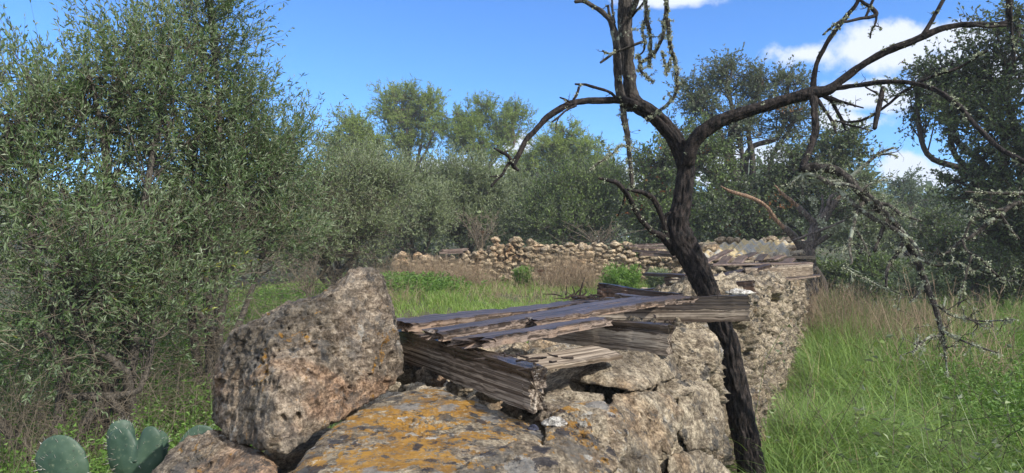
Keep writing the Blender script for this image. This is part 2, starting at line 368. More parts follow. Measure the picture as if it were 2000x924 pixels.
def barkmat(name, A, B, lich=0.2, sc=1.0, lcol=(0.30, 0.33, 0.25)):
    m, nt, b, out = newmat(name)
    co = nn(nt, 'ShaderNodeTexCoord').outputs['Object']
    g = noise(nt, mapping(nt, co, (55*sc, 55*sc, 16*sc)), 1.0, 7, 0.65, 0.6)
    f = noise(nt, co, 120*sc, 6, 0.7)
    col = mixc(nt, mrange(nt, g, 0.38, 0.62), A, B)
    col = mixc(nt, 1.0, col, mixc(nt, mrange(nt, f, 0.35, 0.65), (0.5, 0.5, 0.5), (1.4, 1.4, 1.4)), 'MULTIPLY')
    if lich:
        l = noise(nt, co, 16*sc, 8, 0.7); f2 = mrange(nt, l, 0.72-0.25*lich, 0.76-0.25*lich)
        col = mixc(nt, mth(nt, 'MULTIPLY', f2, 0.85), col, mixc(nt, f, tuple(x*0.6 for x in lcol), tuple(min(1, x*1.35) for x in lcol)))
    lk(nt, col, b.inputs['Base Color']); b.inputs['Roughness'].default_value = 0.75; b.inputs['Specular IOR Level'].default_value = 0.25
    lk(nt, bump(nt, mth(nt, 'ADD', g, mth(nt, 'MULTIPLY', f, 0.4)), 0.9, 0.008/sc), b.inputs['Normal'])
    return m
def leafmat(name, A, B, back=None, trans=0.25, rough=0.5, third=None):
    m, nt, b, out = newmat(name)
    at = nn(nt, 'ShaderNodeAttribute'); at.attribute_name = 'tint'; t = at.outputs['Fac']
    col = mixc(nt, mrange(nt, t, 0, 1, smooth=False), A, B)
    if third: col = mixc(nt, mrange(nt, t, 0.93, 0.97), col, third)
    if back:
        ge = nn(nt, 'ShaderNodeNewGeometry'); col = mixc(nt, ge.outputs['Backfacing'], col, back)
    lk(nt, col, b.inputs['Base Color']); b.inputs['Roughness'].default_value = rough; b.inputs['Specular IOR Level'].default_value = 0.4
    tr = nn(nt, 'ShaderNodeBsdfTranslucent'); lk(nt, mixc(nt, 1.0, col, (1.25, 1.3, 0.7), 'MULTIPLY'), tr.inputs[0])
    mx = nn(nt, 'ShaderNodeMixShader'); mx.inputs[0].default_value = trans
    lk(nt, b.outputs[0], mx.inputs[1]); lk(nt, tr.outputs[0], mx.inputs[2]); lk(nt, mx.outputs[0], out.inputs[0])
    return m
# ------------------------------------------------------------------ materials in use
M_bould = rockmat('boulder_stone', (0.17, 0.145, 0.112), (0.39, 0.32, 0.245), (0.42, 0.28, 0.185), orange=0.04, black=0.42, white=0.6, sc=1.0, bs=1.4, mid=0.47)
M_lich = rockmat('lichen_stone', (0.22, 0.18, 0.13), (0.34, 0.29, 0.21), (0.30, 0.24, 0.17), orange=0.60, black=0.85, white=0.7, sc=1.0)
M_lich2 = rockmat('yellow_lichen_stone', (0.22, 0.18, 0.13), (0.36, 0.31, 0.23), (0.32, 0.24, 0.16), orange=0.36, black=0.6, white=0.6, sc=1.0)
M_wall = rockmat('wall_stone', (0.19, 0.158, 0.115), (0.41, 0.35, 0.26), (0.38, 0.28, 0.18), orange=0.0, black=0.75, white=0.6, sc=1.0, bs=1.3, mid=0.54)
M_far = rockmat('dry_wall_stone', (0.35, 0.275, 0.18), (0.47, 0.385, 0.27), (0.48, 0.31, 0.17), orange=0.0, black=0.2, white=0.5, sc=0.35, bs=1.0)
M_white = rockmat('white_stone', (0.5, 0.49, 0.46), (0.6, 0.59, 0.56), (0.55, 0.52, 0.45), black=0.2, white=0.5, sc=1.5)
M_beam = woodmat('beam_wood', (0.075, 0.055, 0.042), (0.17, 0.138, 0.11), (0.34, 0.29, 0.23), wet_z=-0.036, rough_wet=0.26, wcol=0.24)
M_beamw = woodmat('half_wet_beam_wood', (0.075, 0.055, 0.042), (0.17, 0.138, 0.11), (0.34, 0.29, 0.23), wet_z=-0.068, rough_wet=0.35, wcol=0.22)
M_beamdark = woodmat('dark_beam_wood', (0.03, 0.018, 0.013), (0.07, 0.045, 0.032), (0.12, 0.075, 0.055), wet_z=-0.05, rough_wet=0.3, wcol=0.6)
M_plank = woodmat('plank_wood', (0.055, 0.043, 0.036), (0.10, 0.080, 0.068), (0.21, 0.165, 0.135), wet_z=-0.010, rough_wet=0.38, edge=(0.34, 0.235, 0.165), wcol=0.55)
M_greyplank = woodmat('grey_plank_wood', (0.12, 0.09, 0.065), (0.24, 0.19, 0.14), (0.36, 0.30, 0.23), wet_z=1.0, rough_wet=0.5)
M_farwood = woodmat('far_wood', (0.09, 0.06, 0.05), (0.18, 0.13, 0.11), (0.30, 0.24, 0.20), wet_z=-0.008, rough_wet=0.3, sc=0.6, wcol=0.7)
M_twig = barkmat('twig_bark', (0.03, 0.02, 0.016), (0.06, 0.045, 0.035), 0)
def groundmat():
    m, nt, b, out = newmat('soil')
    co = nn(nt, 'ShaderNodeTexCoord').outputs['Object']
    a = noise(nt, co, 0.8, 8, 0.65); c = noise(nt, co, 14, 8, 0.7)
    col = mixc(nt, mrange(nt, a, 0.4, 0.6), (0.045, 0.075, 0.018), (0.09, 0.085, 0.035))
    col = mixc(nt, mrange(nt, c, 0.45, 0.65), col, (0.10, 0.075, 0.045))
    lk(nt, col, b.inputs['Base Color']); b.inputs['Roughness'].default_value = 0.95
    lk(nt, bump(nt, c, 0.8, 0.03), b.inputs['Normal']); return m
# ------------------------------------------------------------------ ground
def grid(xs, ys):
    X, Y = np.meshgrid(xs, ys); V = np.stack((X, Y, gz(X, Y)), -1).reshape(-1, 3)
    nx, ny = len(xs), len(ys); i = np.arange(ny-1)[:,None]*nx+np.arange(nx-1)[None]
    return V, np.stack((i, i+1, i+nx+1, i+nx), -1).reshape(-1, 4)
xs = np.concatenate((np.linspace(-900, -20, 24)[:-1], np.linspace(-20, 24, 200), np.linspace(24, 900, 24)[1:]))
ys = np.concatenate((np.linspace(-900, -6, 16)[:-1], np.linspace(-6, 32, 180), np.linspace(32, 900, 30)[1:]))
V, f = grid(xs, ys)
tag(obj('ground', V, f, groundmat(), smooth=True, loc=(0, 0, 0)), kind='structure')

# ------------------------------------------------------------------ the long pen wall (right side of the pens)
WD = nrm(np.array((WK, 1.0, 0))); WN = np.array((WD[1], -WD[0], 0.0))        # along the wall / out of its right face
def wtop(y): return EYE-np.interp(y, (1.0, 2.2, 2.6, 3.3, 3.5, 3.95, 4.15, 5.0, 7.0, 8.5, 12.5), (0.62, 0.60, 0.53, 0.46, 0.50, 0.50, 0.33, 0.37, 0.42, 0.46, 0.46))
def wallmass(name, y0, y1, step, thick, label, u_face=1.25, seed=0, ustep=None):
    ys = np.arange(y0, y1, step); ustep = ustep or step
    tk = thick
    nu1 = int(u_face/ustep); nu2 = int(tk/ustep); nu3 = int(0.5/ustep)
    n = len(ys); m = nu1+nu2+nu3; V = np.zeros((n, m, 3)); Nn = np.zeros((n, m, 3))
    top = wtop(ys); base = np.stack((WX0+WK*ys, ys, 0*ys), 1)
    notch = 0.22*np.exp(-((ys-3.72)/0.26)**4)
    for j in range(m):
        if j < nu1:
            t = j/nu1; z = -0.15+(top+0.15)*t; o = -notch-0.06*t+0*ys; nv = WN+0*V[:,0]
            rnd = max(0.0, 1-(1-t)*u_face/0.07); o = o-0.05*rnd**2
        elif j < nu1+nu2:
            t = (j-nu1)/nu2; z = top+0.015*np.sin(t*3.14); o = -notch*(1-t)-0.11-t*(tk-0.16); nv = np.array((0, 0, 1.))+0*V[:,0]
        else:
            t = (j-nu1-nu2+1)/nu3; z = top-0.5*t; o = -tk+0.05-0.05*t+0*ys; nv = -WN+0*V[:,0]
        V[:,j] = base+WN*o[:,None] if np.ndim(o) else base+WN*o
        V[:,j,2] = z; Nn[:,j] = nv
    S = V.reshape(-1, 3); Nf = Nn.reshape(-1, 3)
    q = np.stack((S@WD, S@WN*1.0, S[:,2]*1.25), 1)
    q = q+0.10*np.stack([fbm(q*3+k*9, 3, 40+k) for k in range(3)], 1)
    f1, f2, ci = worley(q*4.6, seed); g1, g2, gi = worley(q*11+3, seed+2)
    gap = ss(0.16, 0.0, f2-f1)
    dsp = 0.07*(ci-0.5)-0.105*gap*(0.35+0.65*vn(q*2, 8))+0.03*(0.5-f1)
    dsp = dsp-0.022*ss(0.14, 0.0, g2-g1)+0.022*(gi-0.5)+0.034*fbm(q*(9, 9, 7), 5, 3, 0.62)+0.007*fbm(q*60, 3, 6, 0.6)
    pm = ss(0.0, 0.4, fbm(q*4, 2, 77)); h1, h2, hi = worley(q*24, seed+7)
    dsp = dsp-0.022*pm*ss(0.42, 0.12, h1)*(0.4+hi)
    k1, k2, ki = worley(q*55, seed+17); dsp = dsp-0.007*ss(-0.3, 0.3, fbm(q*6+4, 2, 78))*ss(0.5, 0.2, k1)*(0.3+ki)
    S = S+Nf*dsp[:,None]+np.stack([0.012*fbm(q*7+k*5, 3, 60+k) for k in range(3)], 1)
    i = np.arange(n-1)[:,None]*m+np.arange(m-1)[None]
    Fq = np.stack((i, i+1, i+m+1, i+m), -1).reshape(-1, 4)
    e0 = np.arange(m)[::-1][None]; e1 = ((n-1)*m+np.arange(m))[None]
    o = obj(name, S, [Fq, e0, e1], M_wall, smooth=True)
    return o
LW = 'long rubble stone wall of cream pitted stones running from the centre foreground to the far dead tree'
wl = empty('stone_wall', (WX0+WK*2.4, 2.4, 0), LW, 'stone wall')
a1 = wallmass('masonry', 2.15, 5.6, 0.0085, 0.62, None, seed=4, ustep=0.009)
a2 = wallmass('masonry', 5.58, 11.9, 0.03, 0.5, None, seed=4, ustep=0.014)
for a in (a1, a2): a.location = Vector(a.location)-wl.location; a.parent = wl
# rocks built into the near end of the wall (parts of it, each showing its own face)
def pr(name, pts, **kw):
    return rock(name, [P(*q) for q in pts], kw.pop('mat', M_wall), parent=kw.pop('parent', wl), **kw)
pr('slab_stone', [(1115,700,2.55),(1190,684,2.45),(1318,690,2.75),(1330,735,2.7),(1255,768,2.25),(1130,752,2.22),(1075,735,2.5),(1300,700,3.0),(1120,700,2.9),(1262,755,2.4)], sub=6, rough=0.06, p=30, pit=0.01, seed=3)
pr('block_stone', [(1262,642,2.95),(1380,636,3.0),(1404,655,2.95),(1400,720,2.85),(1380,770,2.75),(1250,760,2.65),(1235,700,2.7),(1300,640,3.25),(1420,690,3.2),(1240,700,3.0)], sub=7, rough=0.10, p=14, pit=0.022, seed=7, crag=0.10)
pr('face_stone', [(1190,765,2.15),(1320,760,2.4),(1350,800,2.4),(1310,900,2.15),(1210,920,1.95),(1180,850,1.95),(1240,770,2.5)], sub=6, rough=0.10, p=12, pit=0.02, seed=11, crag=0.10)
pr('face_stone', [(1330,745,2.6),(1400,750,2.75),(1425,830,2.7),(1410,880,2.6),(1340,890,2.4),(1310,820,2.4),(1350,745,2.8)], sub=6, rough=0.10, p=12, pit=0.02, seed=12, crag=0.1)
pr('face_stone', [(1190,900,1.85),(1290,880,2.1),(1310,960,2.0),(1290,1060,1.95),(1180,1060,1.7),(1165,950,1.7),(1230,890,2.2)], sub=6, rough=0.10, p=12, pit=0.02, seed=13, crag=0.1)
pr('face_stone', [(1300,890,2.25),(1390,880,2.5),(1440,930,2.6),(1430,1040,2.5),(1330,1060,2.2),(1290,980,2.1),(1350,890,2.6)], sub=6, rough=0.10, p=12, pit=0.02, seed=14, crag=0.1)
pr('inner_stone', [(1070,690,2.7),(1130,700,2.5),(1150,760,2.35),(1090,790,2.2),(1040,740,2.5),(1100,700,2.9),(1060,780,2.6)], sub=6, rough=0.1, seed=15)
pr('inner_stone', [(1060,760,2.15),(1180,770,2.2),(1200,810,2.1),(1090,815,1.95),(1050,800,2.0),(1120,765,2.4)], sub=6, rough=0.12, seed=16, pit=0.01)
# corner mass under the boulders: rubble core and edge stones
rng = np.random.default_rng(5)
core = [(-0.95,1.75,-0.1),(0.20,1.55,-0.1),(0.62,2.5,-0.1),(-0.3,3.0,-0.1),(-0.92,2.5,-0.1),(-0.86,1.85,0.86),(0.05,1.62,0.92),(0.55,2.5,0.98),(-0.25,2.9,1.0),(-0.85,2.4,0.92)]
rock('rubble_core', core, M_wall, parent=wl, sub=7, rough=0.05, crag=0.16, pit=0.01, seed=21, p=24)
# left return of the pen wall, low and half hidden under the planks
def lowwall(name, A, B, h, th, seed, lab, mat, z0, sz=0.14, n=None, cat='stone wall'):
    rng = np.random.default_rng(seed); A = np.array(A, float); B = np.array(B, float); L = np.linalg.norm(B-A); d = (B-A)/L; nn_ = np.array((d[1], -d[0]))
    mb = MB()
    protos = [rock_mesh(ell_pts(rng, (0,0,0), (1, 0.85, 0.72), 9), sub=4, p=34, rough=0.07, seed=seed+k, fine=0.0) for k in range(8)]
    fac = protos[0][1]
    hf = h if callable(h) else (lambda s: h)
    s = 0
    rows = []
    while s < L:
        H = hf(s)+rng.normal()*0.03; z = 0
        while z < H:
            e = sz*rng.uniform(0.55, 1.15)*(1.0 if z > 0.1 else 1.35)
            for side in (-1, 0, 1) if z+e*1.1 >= H else (-1, 1):
                rows.append((s+rng.normal()*sz*0.22, side*(th/2)*rng.uniform(0.8, 1.0), z+e*0.5+rng.normal()*0.02, e*rng.uniform(0.66, 0.92)))
            z += e*0.80
        s += sz*rng.uniform(0.62, 0.92)
    for (s_, o_, z_, e) in rows:
        V0 = protos[rng.integers(8)][0]*np.array((e*rng.uniform(0.9, 1.5), e, e*rng.uniform(0.8, 1.05)))
        a = rng.uniform(0, 6.28); t = rng.normal()*0.35; c, s2 = math.cos(a), math.sin(a)
        R = np.array(((c, -s2, 0), (s2, c, 0), (0, 0, 1)))@np.array(((1, 0, 0), (0, math.cos(t), -math.sin(t)), (0, math.sin(t), math.cos(t))))
        xy = A+d*s_+nn_*o_
        mb.add(V0@R.T+np.array((xy[0], xy[1], z0(xy[0], xy[1])+z_)), fac, rng.random())
    for k_ in range(int(L/0.2)):
        s_ = (k_+.5)*0.2; H = hf(s_)-0.06; xy = A+d*s_; V0 = protos[k_ % 8][0]*np.array((0.26, th*0.62, H*0.62)); a = math.atan2(d[1], d[0]); c, s2 = math.cos(a), math.sin(a)
        mb.add(V0@np.array(((c, -s2, 0), (s2, c, 0), (0, 0, 1))).T+np.array((xy[0], xy[1], z0(xy[0], xy[1])+H*0.45)), fac, 0.5)
    return tag(mb.obj(name, mat, smooth=True), lab, cat)
lowwall('stone_wall', (-0.55, 2.9), (2.3, 11.2), (lambda s: 0.36 if s < 1.6 else 0.08), 0.26, 3, 'low rubble wall on the left side of the timber-covered pens, mostly hidden under planks', M_wall, lambda x, y: 0.5, 0.16)
def hfar(s):   # height profile along the far wall, left to right
    return float(np.interp(s, (0, 0.9, 1.75, 2.1, 2.6, 3.6, 4.4, 5.2, 5.9, 7.0), (0.44, 0.47, 0.52, 0.76, 0.78, 0.71, 0.70, 0.66, 0.60, 0.58)))
lowwall('dry_stone_wall', (-2.45, 14.6), (4.6, 14.2), hfar, 0.34, 9, 'tumbledown dry stone wall of ochre rubble across the field in front of the olive bushes', M_far, lambda x, y: 0.64, 0.135)
# ------------------------------------------------------------------ hero boulders
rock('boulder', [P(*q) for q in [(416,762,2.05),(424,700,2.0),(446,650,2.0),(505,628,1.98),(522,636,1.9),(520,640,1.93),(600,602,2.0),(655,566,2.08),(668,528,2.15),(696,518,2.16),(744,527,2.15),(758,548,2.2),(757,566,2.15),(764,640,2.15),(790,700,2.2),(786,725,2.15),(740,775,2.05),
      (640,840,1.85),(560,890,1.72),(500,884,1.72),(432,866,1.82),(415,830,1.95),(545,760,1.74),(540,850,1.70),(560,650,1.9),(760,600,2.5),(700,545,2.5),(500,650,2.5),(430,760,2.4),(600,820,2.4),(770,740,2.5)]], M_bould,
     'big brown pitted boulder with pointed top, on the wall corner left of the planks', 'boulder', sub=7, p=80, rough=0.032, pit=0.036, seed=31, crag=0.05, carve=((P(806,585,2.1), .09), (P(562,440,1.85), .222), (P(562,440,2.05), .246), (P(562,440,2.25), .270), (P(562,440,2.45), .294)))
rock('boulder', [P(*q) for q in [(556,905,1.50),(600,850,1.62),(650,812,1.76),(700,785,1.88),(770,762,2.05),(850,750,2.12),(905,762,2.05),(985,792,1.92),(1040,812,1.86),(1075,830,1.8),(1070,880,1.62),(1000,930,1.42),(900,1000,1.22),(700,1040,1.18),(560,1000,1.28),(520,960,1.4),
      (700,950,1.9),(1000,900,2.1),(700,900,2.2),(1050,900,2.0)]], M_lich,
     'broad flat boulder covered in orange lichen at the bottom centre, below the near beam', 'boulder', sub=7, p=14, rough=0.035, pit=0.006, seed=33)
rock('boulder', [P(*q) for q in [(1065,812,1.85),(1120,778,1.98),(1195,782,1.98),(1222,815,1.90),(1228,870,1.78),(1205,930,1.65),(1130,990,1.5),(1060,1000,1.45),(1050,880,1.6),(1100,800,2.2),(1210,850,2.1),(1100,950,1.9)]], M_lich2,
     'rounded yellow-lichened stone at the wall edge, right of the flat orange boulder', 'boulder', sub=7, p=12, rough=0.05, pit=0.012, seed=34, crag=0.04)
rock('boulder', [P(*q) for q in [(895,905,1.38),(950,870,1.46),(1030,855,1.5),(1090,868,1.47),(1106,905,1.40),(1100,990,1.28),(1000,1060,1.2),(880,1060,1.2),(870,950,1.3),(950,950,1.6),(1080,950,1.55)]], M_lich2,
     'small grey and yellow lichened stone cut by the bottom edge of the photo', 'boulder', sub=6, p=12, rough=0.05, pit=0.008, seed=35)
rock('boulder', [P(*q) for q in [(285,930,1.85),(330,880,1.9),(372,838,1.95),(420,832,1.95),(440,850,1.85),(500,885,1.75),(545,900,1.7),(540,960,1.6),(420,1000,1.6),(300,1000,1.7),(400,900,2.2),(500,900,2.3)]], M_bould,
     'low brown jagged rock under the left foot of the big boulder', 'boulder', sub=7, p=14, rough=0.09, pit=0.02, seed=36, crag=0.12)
for k, (px, py, D, r, lab) in enumerate(((845,715,2.35,0.055,'small dark stone in the gap between big boulder and near beam, left one'), (905,735,2.3,0.05,'small brown stone wedged in the gap below the near beam'),
        (1085,795,1.95,0.05,'small grey stone below the rotten beam end'), (960,752,2.25,0.05,'small stone under the middle of the near beam'), (1000,690,2.7,0.09,'shadowed stone lying under the planks'), (800,700,2.5,0.07,'dark stone behind the big boulder under the near beam'))):
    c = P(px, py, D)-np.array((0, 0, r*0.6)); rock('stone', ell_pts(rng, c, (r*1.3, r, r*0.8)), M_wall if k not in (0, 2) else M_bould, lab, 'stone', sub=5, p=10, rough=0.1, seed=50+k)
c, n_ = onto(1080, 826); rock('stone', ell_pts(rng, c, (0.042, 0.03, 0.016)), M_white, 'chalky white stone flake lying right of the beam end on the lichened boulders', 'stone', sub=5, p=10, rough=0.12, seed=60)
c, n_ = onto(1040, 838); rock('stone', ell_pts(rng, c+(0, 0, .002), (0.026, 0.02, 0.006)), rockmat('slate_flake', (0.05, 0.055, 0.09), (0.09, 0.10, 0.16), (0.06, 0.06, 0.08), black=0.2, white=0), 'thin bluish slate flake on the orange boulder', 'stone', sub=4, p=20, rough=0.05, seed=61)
c = P(1448, 572, 3.95); rock('stone', ell_pts(rng, c, (0.10, 0.05, 0.028)), M_white, 'white stone lying on the wall behind the long beam end', 'stone', sub=5, p=12, rough=0.1, seed=62)

# ------------------------------------------------------------------ timber
def plank(name, A, B, wid, th, mat, label, cat, roll=0.0, seed=0, jag=0.03, edge=0.008, step=0.012, warp=0.006, taper=None, ms=None):
    """A, B: ends of the top centre line"""
    A, B = np.asarray(A, float), np.asarray(B, float); L = np.linalg.norm(B-A); X = (B-A)/L
    Y = nrm(np.cross((0, 0, 1.), X)); Z = np.cross(X, Y); cr, sr = math.cos(roll), math.sin(roll); Y, Z = Y*cr+Z*sr, Z*cr-Y*sr
    n = max(8, int(L/step)); m1 = max(4, int(wid/step)); m2 = max(3, int(th/step*1.2))
    per = [(-.5+i/m1, 0) for i in range(m1)]+[(.5, -i/m2) for i in range(m2)]+[(.5-i/m1, -1) for i in range(m1)]+[(-.5, -1+i/m2) for i in range(m2)]
    per = np.array(per); m = len(per); x = np.linspace(0, L, n)
    V = np.zeros((n, m, 3)); V[:,:,0] = x[:,None]; V[:,:,1] = per[None,:,0]*wid; V[:,:,2] = per[None,:,1]*th
    tp = np.ones(n) if taper is None else np.interp(x/L, taper[0], taper[1]); V[:,:,1] *= tp[:,None]
    S = V.reshape(-1, 3)
    sg = np.sign(S[:,1]); e = np.abs(np.tile(per[:,0], n))*2
    en = fbm(np.stack((S[:,0]*14, sg*5, 0*S[:,0]+seed), 1), 4, seed); S[:,1] -= sg*edge*(0.6+en)*e**4
    hf_ = 1.0 if step > 0.01 else 2.0
    S[:,2] += np.where(np.tile(per[:,1], n) > -0.5, -1, 1)*0.0012*(1+fbm(S*np.array((6, 40*hf_, 40*hf_))+seed, 3, seed+1))
    S[:,1] += sg*0.0012*fbm(S*np.array((6, 40*hf_, 40*hf_))+seed*2, 3, seed+9)*(e > 0.9)
    S[:,2] += warp*fbm(np.stack((S[:,0]*3, S[:,1]*4, 0*S[:,0]+seed), 1), 2, seed+2)-0.004*(np.abs(en))*e**3
    jn = fbm(np.stack((0*S[:,0]+seed*3.3, S[:,1]*70, S[:,2]*90), 1), 4, seed+5)
    w0 = ss(0.12, 0.0, S[:,0]); w1 = ss(0.12, 0.0, L-S[:,0])
    jj = jag if isinstance(jag, tuple) else (jag, jag)
    S[:,0] += w0*jj[0]*(0.5+jn)-w1*jj[1]*(0.5+fbm(np.stack((0*S[:,0]+seed, S[:,1]*70, S[:,2]*90), 1), 4, seed+6))
    i = np.arange(n-1)[:,None]*m; j = np.arange(m)[None]; j2 = (j+1) % m
    Fq = np.stack((i+j, i+j2, i+m+j2, i+m+j), -1).reshape(-1, 4)[:, ::-1]
    c0, c1 = S[:m].mean(0)+np.array((jj[0]*0.5, 0, 0)), S[-m:].mean(0)-np.array((jj[1]*0.5, 0, 0)); N = len(S); S = np.vstack((S, c0, c1)); jx = np.arange(m); jx2 = (jx+1) % m
    F3 = np.vstack((np.stack((jx, jx2, 0*jx+N), 1)[:, ::-1], np.stack((jx2+(n-1)*m, jx+(n-1)*m, 0*jx+N+1), 1)[:, ::-1]))
    me = mesh_np(name, S, [Fq, F3], mat, None, True)
    o = bpy.data.objects.new(name, me); C.objects.link(o)
    R = np.stack((X, Y, Z), 1); o.matrix_world = Matrix([[*R[0], A[0]], [*R[1], A[1]], [*R[2], A[2]], [0, 0, 0, 1]])
    if hasattr(me, 'set_sharp_from_angle'): me.set_sharp_from_angle(angle=math.radians(40))
    return tag(o, label, cat)
BG = 'weathered beams resting across the pen walls'
def beam(*a, **k): k.setdefault('step', 0.007); o = plank(*a, **k); o['group'] = BG; return o
beam('beam', PZ(1055,714,.335), P(742,626,2.75)-(0,0,.01), .052, .115, M_beam, 'nearest dark grained beam with a rotten fibrous end over the orange boulder', 'beam', seed=1, jag=(0.015, 0.03), edge=0.0025)
beam('beam', P(1312,634,2.62), P(1010,606,3.05), .055, .118, M_beam, 'short beam with strong grain and split end, second from the front, below the loose planks', 'beam', seed=2, jag=(0.012, 0.03), edge=0.0025, roll=0.0)
beam('beam', P(1462,577,3.42), P(1120,579,3.55), .05, .130, M_beamw, 'long grey beam passing in front of the leaning dead trunk', 'beam', seed=3, jag=(0.01, 0.03), edge=0.0025)
beam('beam', P(1168,553,4.05), P(1335,573,3.85), .05, .085, M_beamdark, 'reddish brown beam sloping down to the trunk behind the loose planks', 'beam', seed=4, jag=0.015)
beam('beam', P(1475,546,4.55), P(1240,566,4.75), .05, .095, M_beamdark, 'dark brown beam lying behind the leaning trunk', 'beam', seed=5, jag=0.02)
PG = 'loose wet planks laid over the near beams'
def pl(*a, **k): k.setdefault('step', 0.007); k.setdefault('warp', 0.003); o = plank(*a, **k); o['group'] = PG; return o
pl('plank', PZ(772,626,.302), PZ(1175,584,.305), .150, .034, M_plank, 'widest wet plank, farthest left of those laid over the beams', 'plank', seed=11, jag=(0.02, 0.05), edge=0.010, roll=0.04, taper=((0, 1), (1.0, 0.62)))
pl('plank', PZ(838,646,.298), PZ(1250,580,.283), .108, .034, M_plank, 'wet split plank in the middle of those laid over the beams', 'plank', seed=12, jag=0.03, edge=0.010, taper=((0, 1), (1.0, 0.9)))
pl('plank', PZ(903,660,.300), PZ(1180,618,.300), .118, .032, M_plank, 'nearest wet plank with a pale broken end hanging over the near beam', 'plank', seed=13, jag=(0.05, 0.03), edge=0.012, roll=-0.05, taper=((0, 1), (1.0, 0.8)))
pl('plank', PZ(1030,621,.292), PZ(1335,577,.275), .112, .026, M_plank, 'long wet plank with a ragged far end pointing at the trunk', 'plank', seed=14, jag=(0.02, 0.06), edge=0.013, roll=0.03, taper=((0, .9), (.7, 1), (1.0, 0.6)))
pl('plank', P(1203,571,3.55), P(1300,583,3.4), .075, .018, M_plank, 'short blue-wet board behind the long plank', 'plank', seed=15, jag=0.01)
plank('plank', P(1190,680,2.38), P(1000,708,2.05), .13, .018, M_greyplank, 'pale dry board tucked under the second beam', 'plank', seed=16, jag=0.01, roll=-0.12, edge=0.003)
# far heap of boards over the end pen
FG = 'boards heaped on the far pens'
def fp(a, b, w, t, lab, seed, mat=None, **k):
    o = plank('board', P(*a), P(*b), w, t, mat or M_farwood, lab, 'board', seed=seed, step=0.03, jag=k.pop('jag', 0.02), **k); o['group'] = FG; return o
fp((1264,532,6.6),(1345,536,6.2), .14, .03, 'short dark board sticking out left of the trunk over the field', 31, M_beamdark)
fp((1372,545,6.0),(1500,515,7.4), .10, .035, 'dark brown board rising to the right behind the trunk', 32, M_beamdark)
fp((1385,515,8.0),(1583,512,8.2), .16, .025, 'long thin board along the front of the heap', 33)
fp((1475,524,7.5),(1584,515,7.9), .08, .17, 'thick pale squared beam resting on the right wall end', 34, M_greyplank)
fp((1395,535,6.9),(1475,532,7.0), .08, .15, 'dirty pale board face below the heap', 35, M_greyplank)
fp((1452,524,6.7),(1480,524,6.7), .12, .16, 'short block of sawn wood propping the heap', 36, M_greyplank)
fp((1372,512,9.0),(1425,487,10.4), .12, .025, 'slanting purplish board at the left of the heap', 37)
fp((1408,514,8.8),(1422,500,9.8), .13, .025, 'second slanting purplish board, short and wide', 38)
fp((1437,514,8.6),(1452,498,9.8), .13, .025, 'third slanting purplish board beside the short one', 39)
fp((1455,502,9.8),(1475,492,10.6), .12, .025, 'board leaning against the corrugated sheets, reddish', 40, M_plank)
fp((1480,508,9.6),(1492,496,10.4), .12, .02, 'short reddish board near the middle of the heap', 41, M_plank)
fp((1505,506,9.4),(1530,497,10.2), .12, .02, 'faded board near the right of the heap', 42)
fp((1535,512,8.4),(1545,503,9.2), .13, .02, 'small upturned board end at the right of the heap', 43)
fp((1380,504,10.6),(1590,500,10.9), .10, .04, 'long board along the foot of the corrugated sheets', 44, M_greyplank)
fp((1300,543,6.3),(1345,543,6.2), .12, .14, 'blackened wooden crate side under the left board', 45, M_beamdark)
fp((1500,545,7.2),(1600,536,7.9), .05, .03, 'thin orange-brown slat poking out past the wall', 46, M_plank)
for k, (a, b) in enumerate((((1245,480,13.2),(1322,482,13.0)), ((1236,487,13.0),(1330,492,12.4)), ((1250,494,12.8),(1318,497,12.6)), ((1228,478,13.6),(1300,474,13.4)))):
    o = plank('board', P(*a), P(*b), .12, .05, M_farwood, ('upper','second','third','rearmost')[k]+' grey board of the pile lying on the right end of the dry stone wall', 'board', seed=60+k, step=0.03); o['group'] = 'grey boards on the dry stone wall'
for k, (a, b) in enumerate((((862,487,14.4),(915,484,14.4)), ((858,492,14.3),(905,490,14.3)))):
    o = plank('board', P(*a), P(*b), .14, .05, M_farwood, ('upper','lower')[k]+' grey board lying on the low left part of the dry stone wall', 'board', seed=70+k, step=0.03); o['group'] = 'grey boards on the dry stone wall'
